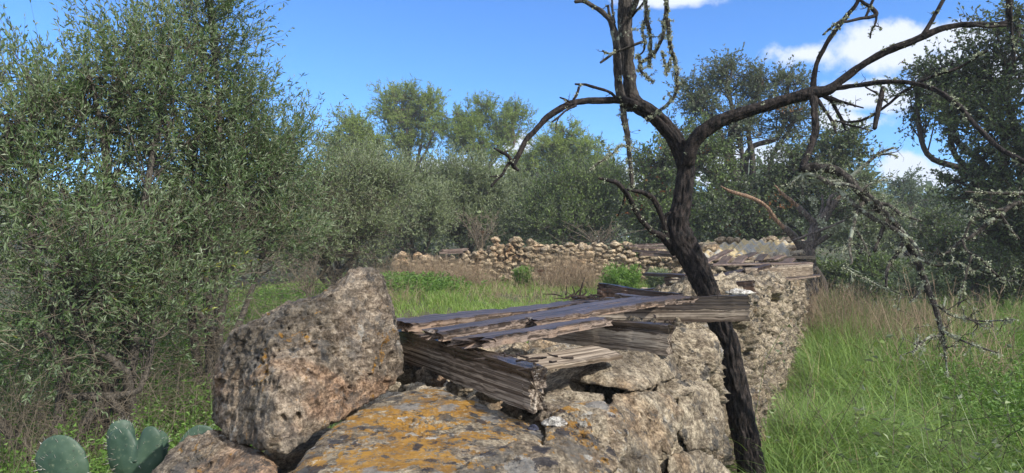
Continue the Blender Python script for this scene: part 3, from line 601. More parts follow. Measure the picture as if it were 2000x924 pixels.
# corrugated fibre cement sheets
def sheetmat():
    m, nt, b, out = newmat('fibre_cement')
    co = nn(nt, 'ShaderNodeTexCoord').outputs['Object']
    a = noise(nt, mapping(nt, co, (6, 1.2, 1.2)), 1.0, 7, 0.7); c = noise(nt, co, 30, 6, 0.7)
    col = mixc(nt, mrange(nt, a, 0.42, 0.56), (0.36, 0.34, 0.29), (0.50, 0.38, 0.18)); col = mixc(nt, mrange(nt, c, 0.5, 0.65), col, (0.13, 0.12, 0.10))
    lk(nt, col, b.inputs['Base Color']); b.inputs['Roughness'].default_value = 0.85; return m
M_sheet = sheetmat()
def sheet(A, B, Lv, w, label, seed):
    """A->B: lower edge; Lv: vector up the slope"""
    A, B, Lv = map(lambda q: np.asarray(q, float), (A, B, Lv)); wv = np.linalg.norm(B-A); X = (B-A)/wv; Yv = Lv/np.linalg.norm(Lv); Z = np.cross(X, Yv)
    nx = int(wv/0.177*14); ny = 16; mb = MB(); u = np.linspace(0, wv, nx); v = np.linspace(0, np.linalg.norm(Lv), ny); U, Vv = np.meshgrid(u, v)
    h = 0.027*np.cos(U/0.177*2*math.pi)+0.01*np.sin(U*3+seed); brk = 0.05*fbm(np.stack((U.ravel()*7, 0*U.ravel(), 0*U.ravel()+seed), 1), 3, seed).reshape(U.shape)
    Vv = Vv+brk*(1-Vv/Vv.max())*2
    top = A+X*U[...,None]+Yv*Vv[...,None]+Z*h[...,None]; bot = top-Z*0.009
    i = np.arange(ny-1)[:,None]*nx+np.arange(nx-1)[None]; f = np.stack((i, i+1, i+nx+1, i+nx), -1).reshape(-1, 4)
    n = nx*ny; Fs = [f, f[:, ::-1]+n]
    e = np.arange(nx-1); Fs.append(np.stack((e+n, e+1+n, e+1, e), 1)); e2 = e+(ny-1)*nx; Fs.append(np.stack((e2, e2+1, e2+1+n, e2+n), 1))
    g = np.arange(ny-1)*nx; Fs.append(np.stack((g, g+nx, g+nx+n, g+n), 1)); g2 = g+nx-1; Fs.append(np.stack((g2+n, g2+nx+n, g2+nx, g2), 1))
    mb.add(np.vstack((top.reshape(-1, 3), bot.reshape(-1, 3))), Fs)
    o = mb.obj('corrugated_sheet', M_sheet, smooth=True); tag(o, label, 'roof sheet', 'corrugated roofing sheets on the far pen'); return o
for k, (x0, x1, yb, y1, lab) in enumerate(((1352, 1428, 503, 471, 'left corrugated roofing sheet, ochre stained, with stones on it'), (1422, 1492, 502, 470, 'middle corrugated roofing sheet on the far pen'), (1487, 1548, 501, 471, 'right corrugated roofing sheet next to the dead tree stump'))):
    A = P(x0, yb, 11.0+k*0.1); B = P(x1, yb, 11.0+k*0.1); T = P(x0+30, y1, 12.9)
    sheet(A+(0, 0, 0.01*k), B+(0, 0, 0.01*k), T-A, 0, lab, k)
for k, (px, py, D, r, lab) in enumerate(((1408,468,12.6,.11,'pale knobbly stone on the ridge of the sheets, leftmost of three'), (1424,470,12.6,.10,'pale stone on the ridge of the sheets, middle of three'), (1438,470,12.7,.10,'pale stone on the ridge of the sheets, rightmost of three'),
        (1388,486,11.8,.17,'broad ochre stone lying on the left sheet'), (1508,468,12.8,.12,'brown stone on the ridge above the right sheet'), (1548,490,11.9,.16,'ochre stone between right sheet and dead trunk'), (1372,482,13,.16,'grey stone at the left end of the sheets'), (1495,503,10.9,.1,'orange stone below the sheets'))):
    rock('stone', ell_pts(rng, P(px, py, D), (r*1.2, r, r*0.8)), M_far, lab, 'stone', 'stones weighting the corrugated sheets', sub=5, p=10, rough=0.12, seed=80+k, fine=0)
# back wall of the end pen under the sheets
lowwall('stone_wall', (2.95, 11.2), (4.9, 11.3), 0.55, 0.4, 13, 'short rubble wall under the corrugated sheets at the end of the pens', M_wall, lambda x, y: 0.62, 0.2)
lowwall('stone_wall', (4.0, 13.1), (5.4, 12.9), 0.8, 0.4, 14, 'rubble wall behind the corrugated sheets', M_wall, lambda x, y: 0.62, 0.2)
lowwall('stone_wall', (1.55, 6.35), (2.4, 6.2), 0.50, 0.3, 15, 'rubble cross wall between two pens under the far boards', M_wall, lambda x, y: 0.62, 0.16)
# thin air between the viewer and the far trees
hm = bpy.data.materials.new('air'); hm.use_nodes = True; hm.node_tree.nodes.clear()
vo = hm.node_tree.nodes.new('ShaderNodeOutputMaterial'); vp = hm.node_tree.nodes.new('ShaderNodeVolumePrincipled'); vp.inputs['Density'].default_value = 0.0018; vp.inputs['Color'].default_value = (.85,.92,1,1)
hm.node_tree.links.new(vp.outputs[0], vo.inputs['Volume'])
bm = bmesh.new(); bmesh.ops.create_cube(bm, size=1); me = bpy.data.meshes.new('haze')
bmesh.ops.scale(bm, vec=(1860, 1860, 18), verts=bm.verts); bmesh.ops.translate(bm, vec=(0,0,7.5), verts=bm.verts); bm.to_mesh(me); bm.free(); me.materials.append(hm)
ho = bpy.data.objects.new('haze', me); C.objects.link(ho); ho['kind'] = 'stuff'
tag(ho, 'thin bluish air over the whole field', 'haze', kind='stuff')
# ================================================================== vegetation
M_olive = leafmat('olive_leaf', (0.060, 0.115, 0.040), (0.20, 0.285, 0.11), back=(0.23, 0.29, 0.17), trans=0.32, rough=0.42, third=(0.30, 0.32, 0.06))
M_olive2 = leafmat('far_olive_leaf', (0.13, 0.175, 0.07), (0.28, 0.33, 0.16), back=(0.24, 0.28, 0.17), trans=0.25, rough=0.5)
M_pine = leafmat('pine_needle', (0.17, 0.245, 0.06), (0.36, 0.44, 0.12), trans=0.4, rough=0.6)
M_oak = leafmat('oak_leaf', (0.085, 0.13, 0.05), (0.21, 0.27, 0.105), back=(0.10, 0.12, 0.08), trans=0.2, rough=0.45, third=(0.26, 0.11, 0.03))
M_oak2 = leafmat('green_oak_leaf', (0.10, 0.165, 0.05), (0.26, 0.34, 0.11), back=(0.12, 0.15, 0.08), trans=0.25, rough=0.45, third=(0.35, 0.13, 0.04))
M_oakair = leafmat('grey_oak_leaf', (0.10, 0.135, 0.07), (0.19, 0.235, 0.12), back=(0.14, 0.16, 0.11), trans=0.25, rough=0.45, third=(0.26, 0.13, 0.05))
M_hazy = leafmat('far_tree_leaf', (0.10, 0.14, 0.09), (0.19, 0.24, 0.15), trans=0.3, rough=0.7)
M_bark_ol = barkmat('olive_bark', (0.055, 0.048, 0.040), (0.13, 0.115, 0.095), 0.3)
M_bark_pine = barkmat('pine_bark', (0.07, 0.05, 0.04), (0.16, 0.12, 0.10), 0.0, 0.5)
M_bark_oak = barkmat('oak_bark', (0.035, 0.028, 0.022), (0.09, 0.075, 0.06), 0.3)
M_drytwig = leafmat('dry_twig', (0.09, 0.072, 0.052), (0.22, 0.18, 0.13), trans=0.0, rough=0.8)

def curve3(rng, S, E, n=5, jit=0.06, droop=0.0):
    """S,E (N,3) -> (N,n,3) bent polylines"""
    N = len(S); t = np.linspace(0, 1, n)[None,:,None]; L = np.linalg.norm(E-S, axis=1)[:,None,None]
    M = rng.normal(size=(N, 1, 3))*jit*L; M2 = rng.normal(size=(N, 1, 3))*jit*0.6*L
    Q = S[:,None]*(1-t)+E[:,None]*t+M*np.sin(t*math.pi)+M2*np.sin(t*2*math.pi)
    Q[:,:,2] += (droop*L*np.sin(t*math.pi))[:,:,0]
    return Q
def tree(name, label, cat, base, blobs, nsec, ntw, tl, nl, LL, LWd, lm, bm, seed, group=None, tr=0.1, up=0.4, spread=0.8, stems=1, shell=0.5, trunk_to=0.35, twr=0.0025, tintlo=0.0, tinthi=0.9, third=0.0, sidejit=0.8, secr=None, tw_mat=None, fork=None, bare=0):
    """blobs: (px,py,D,rxpx,rypx[,depth ratio])"""
    rng = np.random.default_rng(seed); base = np.array(base, float)
    root = empty(name, base, label, cat, group)
    C3 = []; R3 = []
    for b in blobs:
        c = P(*b[:3]); k = b[2]/F; C3.append(c); R3.append((b[3]*k, b[3]*k*(b[5] if len(b) > 5 else 1.0), b[4]*k))
    C3 = np.array(C3); R3 = np.array(R3); wgt = (R3[:,0]*R3[:,2])**0.8; wgt /= wgt.sum()
    mb = MB()
    cen = C3.mean(0); H = cen[2]-base[2]
    fk = base+(cen-base)*np.array((0.45, 0.45, 0))+np.array((0, 0, H*trunk_to)) if fork is None else np.array(fork)
    sb = [base+np.append(rng.normal(size=2)*tr*2.5*(stems > 1), 0) for _ in range(stems)]
    if stems == 1:
        limb(mb, [base, base*0.5+fk*0.5+np.append(rng.normal(size=2)*tr, 0), fk], [tr*1.2, tr, tr*0.85], k=12, step=0.08, bark=0.08, seed=seed)
    nodes = []
    for i, c in enumerate(C3):
        s = fk if stems == 1 else sb[i % stems]
        r0 = tr*0.6 if stems == 1 else tr*0.8
        e = c-(0, 0, R3[i,2]*0.25)
        m1 = s*0.6+e*0.4+rng.normal(size=3)*0.06*np.linalg.norm(e-s)+(0, 0, 0.08*np.linalg.norm(e-s)); m2 = s*0.25+e*0.75+rng.normal(size=3)*0.05*np.linalg.norm(e-s)
        top = c+rng.normal(size=3)*R3[i]*0.2+(0, 0, R3[i,2]*0.5)
        limb(mb, [s, m1, m2, c, top], [r0, r0*0.75, r0*0.55, r0*0.4, r0*0.12], k=8, step=0.12, bark=0.08, seed=seed+i)
        nodes.append((m2, c, top))
    bi = rng.choice(len(C3), nsec, p=wgt)
    d = nrm(rng.normal(size=(nsec, 3))); fr = rng.uniform(0, 1, nsec)**shell
    lump = 1+0.30*fbm(d*1.7+bi[:,None]*3.7, 3, seed)
    E = C3[bi]+d*R3[bi]*(fr*lump)[:,None]
    g = gz(E[:,0], E[:,1])+0.1; E[:,2] = np.maximum(E[:,2], g)
    tt = rng.uniform(0, 1, nsec)[:,None]; nd = np.array([np.stack(nodes[b]) for b in bi])
    S = np.where(tt < 0.5, nd[:,0]*(1-tt*2)+nd[:,1]*tt*2, nd[:,1]*(2-tt*2)+nd[:,2]*(tt*2-1))
    Q = curve3(rng, S, E, 6, 0.07, 0.05)
    r1 = secr or tr*0.12
    V, f = tubes(Q, np.linspace(1, 0.3, 6)[None]*np.full((nsec, 1), r1), 4); mb.add(V, f)
    # twigs
    NT = nsec*ntw; qi = np.repeat(np.arange(nsec), ntw); t = rng.uniform(0.45, 1.0, NT); x = t*5; i0 = np.minimum(x.astype(int), 4); fx = (x-i0)[:,None]
    TS = Q[qi,i0]*(1-fx)+Q[qi,i0+1]*fx; rad = nrm(TS-C3[bi[qi]])
    td = nrm(rad*0.7+rng.normal(size=(NT, 3))*spread*0.6+np.array((0, 0, up)))
    TL = tl*rng.uniform(0.45, 1.3, (NT, 1))
    TE = TS+td*TL; TQ = curve3(rng, TS, TE, 4, 0.07, 0.0); TQ[:,:,2] += (np.linspace(0, 1, 4)**2)[None]*TL*0.15*up
    V, f = tubes(TQ, np.array((1, .85, .6, .3))[None]*np.full((NT, 1), twr), 3)
    if tw_mat: mt = MB(); mt.add(V, f, np.repeat(rng.uniform(0, .6, NT), 12)); tag(mt.obj('twigs', tw_mat, root), kind='stuff')
    else: mb.add(V, f)
    mb.obj('trunk', bm, root, smooth=True)
    # leaves
    N = NT*nl; li = np.repeat(np.arange(NT), nl); t = rng.uniform(0.12, 1.0, N)
    x = t*3; i0 = np.minimum(x.astype(int), 2); fx = (x-i0)[:,None]
    LP = TQ[li,i0]*(1-fx)+TQ[li,i0+1]*fx; ax = nrm(TQ[li,3]-TQ[li,0])
    ld = nrm(ax*0.75+rng.normal(size=(N, 3))*sidejit*0.6)
    tint = np.clip(rng.uniform(tintlo, tinthi, N)*0.6+np.repeat(rng.uniform(tintlo, tinthi, nsec), ntw*nl)*0.4, 0, 0.92)
    if third: tint = np.where(np.repeat(rng.uniform(0, 1, nsec) < third, ntw*nl) | (rng.uniform(0, 1, N) < third*0.15), 1.0, tint)
    V, f, a = leaves(rng, LP, ld, LL, LWd, tint)
    m2 = MB(); m2.add(V, f, a); m2.obj('crown', lm, root)
    if bare:
        # dead tangled twigs low in the plant
        bb = rng.choice(len(C3), bare, p=wgt)
        s = C3[bb]+rng.normal(size=(bare, 3))*R3[bb]*0.42; s[:,2] = base[2]+rng.uniform(0.05, 1.15, bare)**1.2*np.minimum(1.5, H)+0.0
        dd = nrm(rng.normal(size=(bare, 3))*(1, 1, 0.5)); e = s+dd*rng.uniform(0.12, 0.5, (bare, 1))
        Q = curve3(rng, s, e, 4, 0.12); m3 = MB(); V, f = tubes(Q, np.array((1, .8, .6, .3))[None]*rng.uniform(0.0011, 0.0024, (bare, 1)), 3)
        m3.add(V, f, np.repeat(rng.uniform(0, 0.9, bare), 12)); m3.obj('dead_twigs', M_drytwig, root)
    return root
def G(px, D, dz=0): 
    x = (px-1000)/F*D; return (x, D, float(gz(x, D))+dz)
OG = 'wild olive bushes round the field'
# near olives on the left
kw = dict(lm=M_olive, bm=M_bark_ol, tw_mat=M_drytwig, LL=0.046, LWd=0.0115, tl=0.38, nl=17, up=0.75, spread=0.8, stems=4, twr=0.0017, third=0.012)
tree('wild_olive', 'tall grey-green wild olive filling the left edge, its shoots reaching the top of the frame', 'olive tree', G(180, 4.6),
     [(60,330,4.4,170,190),(200,260,4.6,150,190),(320,170,4.9,110,150),(120,520,4.2,190,140),(-120,330,4.4,150,190),(60,170,4.8,100,70),(250,110,5.0,80,60),(100,660,4.3,170,110),(300,620,4.7,130,90)], 400, 8, tr=0.05, seed=101, group=OG, bare=1700, **kw)
tree('wild_olive', 'slender wild olive with long outer shoots against the blue sky, right of the tallest bush', 'olive tree', G(400, 5.6),
     [(420,110,5.4,75,100),(455,230,5.5,85,90),(400,340,5.4,130,120),(500,330,5.8,95,85),(360,480,5.2,150,110),(570,300,6.2,62,55),(520,440,6.2,110,90),(410,30,5.2,70,40)], 380, 8, tr=0.045, seed=102, group=OG, bare=1500, **kw)
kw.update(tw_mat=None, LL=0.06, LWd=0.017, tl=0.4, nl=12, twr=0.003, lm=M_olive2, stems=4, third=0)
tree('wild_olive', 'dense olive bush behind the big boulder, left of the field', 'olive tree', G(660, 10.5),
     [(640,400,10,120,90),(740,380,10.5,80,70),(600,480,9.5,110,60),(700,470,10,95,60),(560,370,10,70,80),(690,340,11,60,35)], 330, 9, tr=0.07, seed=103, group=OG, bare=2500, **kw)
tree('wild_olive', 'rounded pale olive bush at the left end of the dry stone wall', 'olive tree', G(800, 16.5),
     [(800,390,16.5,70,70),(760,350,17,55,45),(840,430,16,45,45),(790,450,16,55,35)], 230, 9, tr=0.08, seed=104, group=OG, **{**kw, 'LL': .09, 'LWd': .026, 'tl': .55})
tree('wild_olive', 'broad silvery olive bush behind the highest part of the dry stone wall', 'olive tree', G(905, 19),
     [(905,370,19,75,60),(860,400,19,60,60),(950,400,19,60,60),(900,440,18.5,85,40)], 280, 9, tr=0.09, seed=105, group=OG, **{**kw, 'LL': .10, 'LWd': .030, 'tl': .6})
tree('wild_olive', 'dome-shaped olive bush with bright top left of the dead tree, above the wall', 'olive tree', G(1110, 18),
     [(1110,385,18,70,50),(1060,420,18,50,45),(1160,400,18,60,55),(1110,440,17.5,90,40),(1185,360,18.5,40,30)], 300, 9, tr=0.09, seed=106, group=OG, **{**kw, 'LL': .09, 'LWd': .032, 'tl': .55, 'lm': M_oak2})
tree('wild_olive', 'small olive bush in the gap between the silvery and the dome-shaped bushes', 'olive tree', G(1010, 22),
     [(1010,400,22,50,45),(1010,440,21,60,35)], 130, 9, tr=0.08, seed=107, group=OG, **{**kw, 'LL': .11, 'LWd': .035, 'tl': .6})
# pines behind
PK = dict(lm=M_pine, bm=M_bark_pine, LL=0.16, LWd=0.034, tl=0.5, nl=13, up=0.5, spread=0.9, shell=0.75, twr=0.009, sidejit=1.1, trunk_to=0.45)
PGp = 'Aleppo pines behind the olive bushes'
tree('pine_tree', 'tallest pine, with a rounded open crown against the sky', 'pine', G(800, 36), [(785,199,36,65,40),(840,204,36,47,45),(800,239,36,75,40),(755,224,36,37,32),(790,279,36,68,37),(850,254,35,35,30)], 230, 9, tr=0.17, seed=111, group=PGp, **PK)
tree('pine_tree', 'sparse pine left of the tallest pine, half hidden by the olives', 'pine', G(690, 34), [(685,254,34,52,32),(720,279,34,45,32),(660,289,34,37,30),(700,314,34,62,27)], 230, 8, tr=0.13, seed=112, group=PGp, **PK)
tree('pine_tree', 'dark green pine right of the tallest pine', 'pine', G(940, 35), [(905,239,34,56,37),(950,219,35,50,27),(900,274,34,60,32),(1000,234,35,40,40),(975,269,35,47,32),(935,299,34,62,22)], 230, 9, tr=0.16, seed=113, group=PGp, **{**PK, 'tinthi': 0.55})
tree('pine_tree', 'low spreading pine under the arching dead branch', 'pine', G(1100, 33), [(1110,269,33,47,27),(1075,294,33,56,30),(1140,304,33,52,30),(1100,329,33,75,25),(1030,334,33,43,37),(1170,334,33,62,31)], 280, 9, tr=0.14, seed=114, group=PGp, **PK)
tree('pine_tree', 'pine top showing just above the silvery olive bush', 'pine', G(1010, 40), [(1015,324,40,50,32),(990,354,40,75,32)], 60, 9, tr=0.16, seed=115, group=PGp, **PK)
# holm oaks at right
HK = dict(lm=M_oak, bm=M_bark_oak, LL=0.075, LWd=0.045, tl=0.42, nl=10, up=0.15, spread=1.0, shell=0.55, twr=0.004, sidejit=1.2, third=0.01)
HG = 'holm oaks on the right side of the pens'
tree('holm_oak', 'holm oak with russet dead leaves behind the leaning dead trunk', 'oak tree', G(1330, 17), [(1290,330,17,75,70),(1380,300,17,75,60),(1250,400,17,60,60),(1330,420,16.5,90,50),(1420,380,16.5,70,60)], 300, 9, tr=0.15, seed=121, group=HG, **{**HK, 'lm': M_oak2, 'LL': .085, 'third': 0.05})
tree('holm_oak', 'tall airy holm oak with its crown against the sky right of the dead trunk', 'oak tree', G(1470, 18), [(1420,150,18,70,45),(1350,200,18,65,50),(1480,180,18,60,60),(1540,160,18,45,40),(1440,250,18,100,50),(1550,240,18,80,55),(1310,270,18,50,45)], 240, 8, tr=0.17, seed=122, group=HG, **{**HK, 'LL': .09, 'LWd': .036, 'lm': M_oakair, 'shell': .8})
tree('holm_oak', 'dense dark holm oak behind the second dead tree', 'oak tree', G(1610, 16), [(1560,340,16,90,60),(1640,290,16,70,50),(1500,390,16,80,60),(1620,400,15.5,80,55),(1450,430,15.5,80,45)], 320, 9, tr=0.09, seed=123, group=HG, **HK)
tree('holm_oak', 'huge dark holm oak closing the right edge of the photo', 'oak tree', G(2100, 10.5), [(1930,150,10,80,80),(1990,60,9.6,90,70),(1840,150,10.5,70,40),(1860,230,10,75,50),(1960,280,9.5,90,80),(1790,190,11,45,35),(1900,370,9.8,70,60),(2060,380,9,120,150),(1960,460,9.8,90,60),(2080,180,9,100,150)], 430, 10, tr=0.12, seed=124, group=HG, **{**HK, 'tl': .34, 'LL': .055, 'LWd': .032})
tree('holm_oak', 'low oak thicket in shade under the huge dark holm oak', 'oak tree', G(1940, 12), [(1880,480,12,70,45),(1960,520,11.5,90,50),(1830,450,13,40,30)], 200, 10, tr=0.1, seed=125, group=HG, stems=3, **{**HK, 'tl': .34, 'LL': .06, 'LWd': .035})
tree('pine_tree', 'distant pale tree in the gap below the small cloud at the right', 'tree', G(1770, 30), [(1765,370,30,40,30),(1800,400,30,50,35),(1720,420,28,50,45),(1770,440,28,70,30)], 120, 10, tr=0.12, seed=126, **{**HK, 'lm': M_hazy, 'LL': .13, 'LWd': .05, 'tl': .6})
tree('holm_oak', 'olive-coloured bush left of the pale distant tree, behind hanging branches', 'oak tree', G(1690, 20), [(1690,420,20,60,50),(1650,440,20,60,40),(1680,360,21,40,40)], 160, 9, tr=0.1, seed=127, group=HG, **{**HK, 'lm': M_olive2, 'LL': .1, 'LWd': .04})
# understorey shrubs along the far wall and under the oaks
def shrub(px, D, w, h, lab, lm, seed, LL=0.07, LWd=0.035, ns=60, nl=9, cat='bush', nm='bush', **k):
    py = HY+(EYE-G(px, D)[2])*F/D
    tree(nm, lab, cat, G(px, D), [(px, py-h*0.5, D, w, h*0.5), (px-w*0.4, py-h*0.4, D, w*0.6, h*0.4), (px+w*0.4, py-h*0.35, D, w*0.6, h*0.4)], ns, 8, tl=0.3*D/15, nl=nl, LL=LL, LWd=LWd, lm=lm, bm=M_bark_oak, seed=seed, tr=0.03*D/12, stems=3, up=0.4, **k)
shrub(1240, 15.5, 55, 60, 'low leafy bush behind the right end of the dry stone wall', M_oak2, 131)
shrub(1390, 14.6, 55, 60, 'bush with red-brown leaves just behind the corrugated sheets', M_oak2, 132, third=0.35, group=None)
shrub(1690, 14, 60, 60, 'bush low behind the dry weeds at the right of the dead tree stump', M_oak2, 133, ns=90)
shrub(1800, 15, 70, 60, 'low greyish bush below the pale distant tree', M_hazy, 134, ns=90)
shrub(1320, 19, 100, 150, 'dark shrub filling the gap behind the leaning trunk', M_oak, 135, ns=120)
shrub(1500, 19, 110, 130, 'dark shrub in the deep shade behind the corrugated sheets', M_oak, 136, ns=140)
shrub(980, 24, 120, 110, 'green shrub in the shade between the olive bushes', M_olive2, 137, ns=120, LL=.11)
shrub(1000, 26, 500, 160, 'long dark thicket closing the field behind the bushes', M_oak, 139, ns=260, LL=.16, LWd=.08, nl=10)
shrub(500, 20, 420, 200, 'dense dark scrub behind the near olives', M_oak, 140, ns=300, LL=.13, LWd=.06, nl=10)
shrub(1800, 24, 350, 130, 'dense dark scrub behind the right side trees', M_oak, 141, ns=220, LL=.14, LWd=.07, nl=10)
shrub(1700, 17, 120, 75, 'thicket closing the gap beside the dead tree stump', M_oak2, 142, ns=150, LL=.1, LWd=.05)
shrub(1930, 15, 160, 90, 'shaded thicket at the right edge below the huge oak', M_oak, 143, ns=170, LL=.1, LWd=.05)
shrub(-350, 11, 330, 260, 'dense scrub closing the view beyond the left edge olive', M_olive2, 144, ns=240, LL=.09, LWd=.035, nl=10)
# distant wood that closes the horizon
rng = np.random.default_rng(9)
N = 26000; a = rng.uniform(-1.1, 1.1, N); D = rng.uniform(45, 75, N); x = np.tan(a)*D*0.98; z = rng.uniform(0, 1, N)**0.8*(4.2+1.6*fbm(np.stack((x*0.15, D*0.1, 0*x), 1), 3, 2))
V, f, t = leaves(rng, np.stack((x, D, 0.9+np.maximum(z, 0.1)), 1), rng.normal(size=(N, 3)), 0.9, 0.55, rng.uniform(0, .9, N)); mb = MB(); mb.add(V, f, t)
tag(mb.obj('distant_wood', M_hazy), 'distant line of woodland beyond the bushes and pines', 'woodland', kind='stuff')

# ------------------------------------------------------------------ grass and weeds
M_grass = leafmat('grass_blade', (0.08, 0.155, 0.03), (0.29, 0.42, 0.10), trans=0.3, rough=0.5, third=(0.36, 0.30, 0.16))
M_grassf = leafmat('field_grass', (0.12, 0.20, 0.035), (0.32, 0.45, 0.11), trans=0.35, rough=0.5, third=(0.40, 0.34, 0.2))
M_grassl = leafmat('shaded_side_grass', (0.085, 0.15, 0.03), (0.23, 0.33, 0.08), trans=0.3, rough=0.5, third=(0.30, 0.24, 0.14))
M_dry = leafmat('dry_weed', (0.20, 0.135, 0.085), (0.42, 0.33, 0.22), trans=0.1, rough=0.8, third=(0.16, 0.09, 0.06))
M_twigd = leafmat('dark_stem', (0.04, 0.03, 0.022), (0.10, 0.08, 0.06), trans=0.0, rough=0.8)
M_fern = leafmat('field_herb', (0.08, 0.16, 0.028), (0.20, 0.34, 0.065), trans=0.3, rough=0.5)
def blades(rng, bx, by, h, wd, lean, tint, ang=None, nseg=3, bz=None):
    N = len(bx); ang = rng.uniform(0, 6.283, N) if ang is None else ang
    d = np.stack((np.cos(ang), np.sin(ang), 0*ang), 1); s = np.stack((-np.sin(ang), np.cos(ang), 0*ang), 1)
    s = nrm(s+rng.normal(size=(N, 3))*(0.5, 0.5, 0)); b = np.stack((bx, by, gz(bx, by) if bz is None else bz), 1)
    pts = []
    for i in range(nseg+1):
        t = i/nseg; up = h*(t-lean*0.55*t*t*t); out = h*lean*(0.25*t+0.75*t*t)
        c = b+d*out[:,None]+np.array((0, 0, 1.))*up[:,None]; w_ = wd*(1-0.85*t)*(0.6 if i == 0 else 1)
        pts += [c-s*w_[:,None]*0.5, c+s*w_[:,None]*0.5]
    V = np.stack(pts, 1).reshape(-1, 3); m = 2*(nseg+1); o = (np.arange(N)*m)[:,None]
    Fq = np.concatenate([o+np.array((2*i, 2*i+1, 2*i+3, 2*i+2)) for i in range(nseg)])
    return V, Fq, np.repeat(tint, m)
def meadow(name, lab, n, region, hfun, wd, mat, seed, dry=0.03, tuft=0.05, per=10, leanr=(0.2, 1.0), cat='grass', nseg=3, press=0.0):
    rng = np.random.default_rng(seed); nt_ = n//per
    x, y = region(rng, nt_*3); keep = rng.uniform(0, 1, len(x)) < 0.35+0.65*ss(-0.6, 0.5, fbm(np.stack((x*1.3, y*1.3, 0*x), 1), 3, seed)); x, y = x[keep][:nt_], y[keep][:nt_]
    tt = rng.uniform(0, 1, len(x)); hh = hfun(x, y)*rng.uniform(0.6, 1.15, len(x))
    X = np.repeat(x, per); Y = np.repeat(y, per); M = len(X); T = np.clip(np.repeat(tt, per)*0.5+rng.uniform(0, 0.5, M), 0, 0.92)
    T = np.where(rng.uniform(0, 1, M) < dry, 1.0, T); a = rng.uniform(0, 6.283, M)
    V, f, t = blades(rng, X+np.cos(a)*tuft*rng.uniform(0, 1, M), Y+np.sin(a)*tuft*rng.uniform(0, 1, M), np.repeat(hh, per)*rng.uniform(0.5, 1.15, M), wd*(0.6+0.10*Y)*rng.uniform(0.6, 1.2, M), rng.uniform(*leanr, M), T, ang=a+rng.normal(size=M)*0.4, nseg=nseg)
    mb = MB(); mb.add(V, f, t); return tag(mb.obj(name, mat), lab, cat, kind='stuff')
def reg_right(y0, y1, x1=8, pw=1.0):
    def r(rng, n):
        y = y0+(y1-y0)*rng.uniform(0, 1, n)**pw; xa = WX0+WK*y+0.06; xb = np.minimum(0.86*y+0.4, x1+0*y); return xa+(np.maximum(xb-xa, 0.3))*rng.uniform(0, 1, n)**1.0, y
    return r
def hr(x, y): return (0.34+0.24*fbm(np.stack((x*0.9, y*0.9, 0*x), 1), 2, 5))*(1+0.25*ss(1.0, 0.1, x-(WX0+WK*y)))
meadow('grass', 'tall lush green grass along the right side of the stone wall', 62000, reg_right(2.6, 8.5, pw=1.1), hr, 0.0075, M_grass, 201, dry=0.05, per=22, tuft=0.07, leanr=(0.3, 1.9), nseg=5)
meadow('grass_tussocks', 'long arching grass tussocks leaning out from the wall foot', 15000, lambda r, n: (lambda y: (WX0+WK*y+0.1+np.abs(r.normal(size=n))*0.8, y))(2.8+7*r.uniform(0, 1, n)), lambda x, y: 0.62+0*x, 0.0085, M_grass, 205, dry=0.06, per=42, tuft=0.08, leanr=(0.5, 1.7), nseg=6)
meadow('grass_tussocks', 'tall yellowing grass stalks mixed among the dry weeds on the right', 12000, lambda r, n: (lambda y: (WX0+WK*y+0.3+r.uniform(0, 1, n)*0.30*y, y))(6.5+6*r.uniform(0, 1, n)), lambda x, y: 0.80+0*x, 0.0050, M_grass, 206, dry=0.07, per=30, tuft=0.12, leanr=(0.1, 0.9), nseg=4)
meadow('grass', 'green and yellowing grass farther back on the right', 50000, reg_right(8, 20, x1=16), lambda x, y: 0.38+0.1*fbm(np.stack((x*0.9, y*0.9, 0*x), 1), 2, 5), 0.006, M_grass, 202, dry=0.08)
def reg_field(rng, n):
    y = 4.5+12*rng.uniform(0, 1, n)**0.9; xa = -0.48*y; xb = WX0-0.55+WK*y-0.2; return xa+(xb-xa)*rng.uniform(0, 1, n), y
meadow('grass', 'short bright green grass of the field behind the boulder', 80000, reg_field, lambda x, y: 0.17+0.05*vn(np.stack((x, y, 0*x), 1), 4), 0.0055, M_grassf, 203, dry=0.06)
def reg_left(rng, n):
    y = 2.0+7.5*rng.uniform(0, 1, n); xa = -1.05*y; xb = np.where(y < 3.0, -1.0, -0.30*y+0*y); return xa+(xb-xa)*rng.uniform(0, 1, n), y
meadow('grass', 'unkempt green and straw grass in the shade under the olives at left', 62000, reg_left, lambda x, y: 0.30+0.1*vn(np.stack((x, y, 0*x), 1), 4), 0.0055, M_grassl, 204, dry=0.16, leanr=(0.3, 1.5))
# leafy ground herbs
def herbs(name, lab, n, reg, h, LL, LWd, mat, seed, cat='ground cover', nlv=16, kind='stuff'):
    rng = np.random.default_rng(seed); x, y = reg(rng, n); g = gz(x, y); H = h*rng.uniform(0.4, 1.2, n)
    S = np.stack((x, y, g), 1); E = S+np.stack((rng.normal(size=n)*0.3*H, rng.normal(size=n)*0.3*H, H), 1); Q = curve3(rng, S, E, 4, 0.08)
    mb = MB(); V, f = tubes(Q, np.full((n, 4), 0.0015), 3); mb.add(V, f, 0.3)
    li = np.repeat(np.arange(n), nlv); t = rng.uniform(0.2, 1, len(li)); p = Q[li,0]*(1-t[:,None])+Q[li,3]*t[:,None]
    d = rng.normal(size=(len(li), 3)); d[:,2] = np.abs(d[:,2])*0.4
    V, f, a = leaves(rng, p+rng.normal(size=p.shape)*0.01, d, LL, LWd, np.clip(rng.uniform(0, 0.5, len(li))+np.repeat(rng.uniform(0, .45, n), nlv), 0, .92)); mb.add(V, f, a)
    return tag(mb.obj(name, mat), lab, cat, kind=kind)
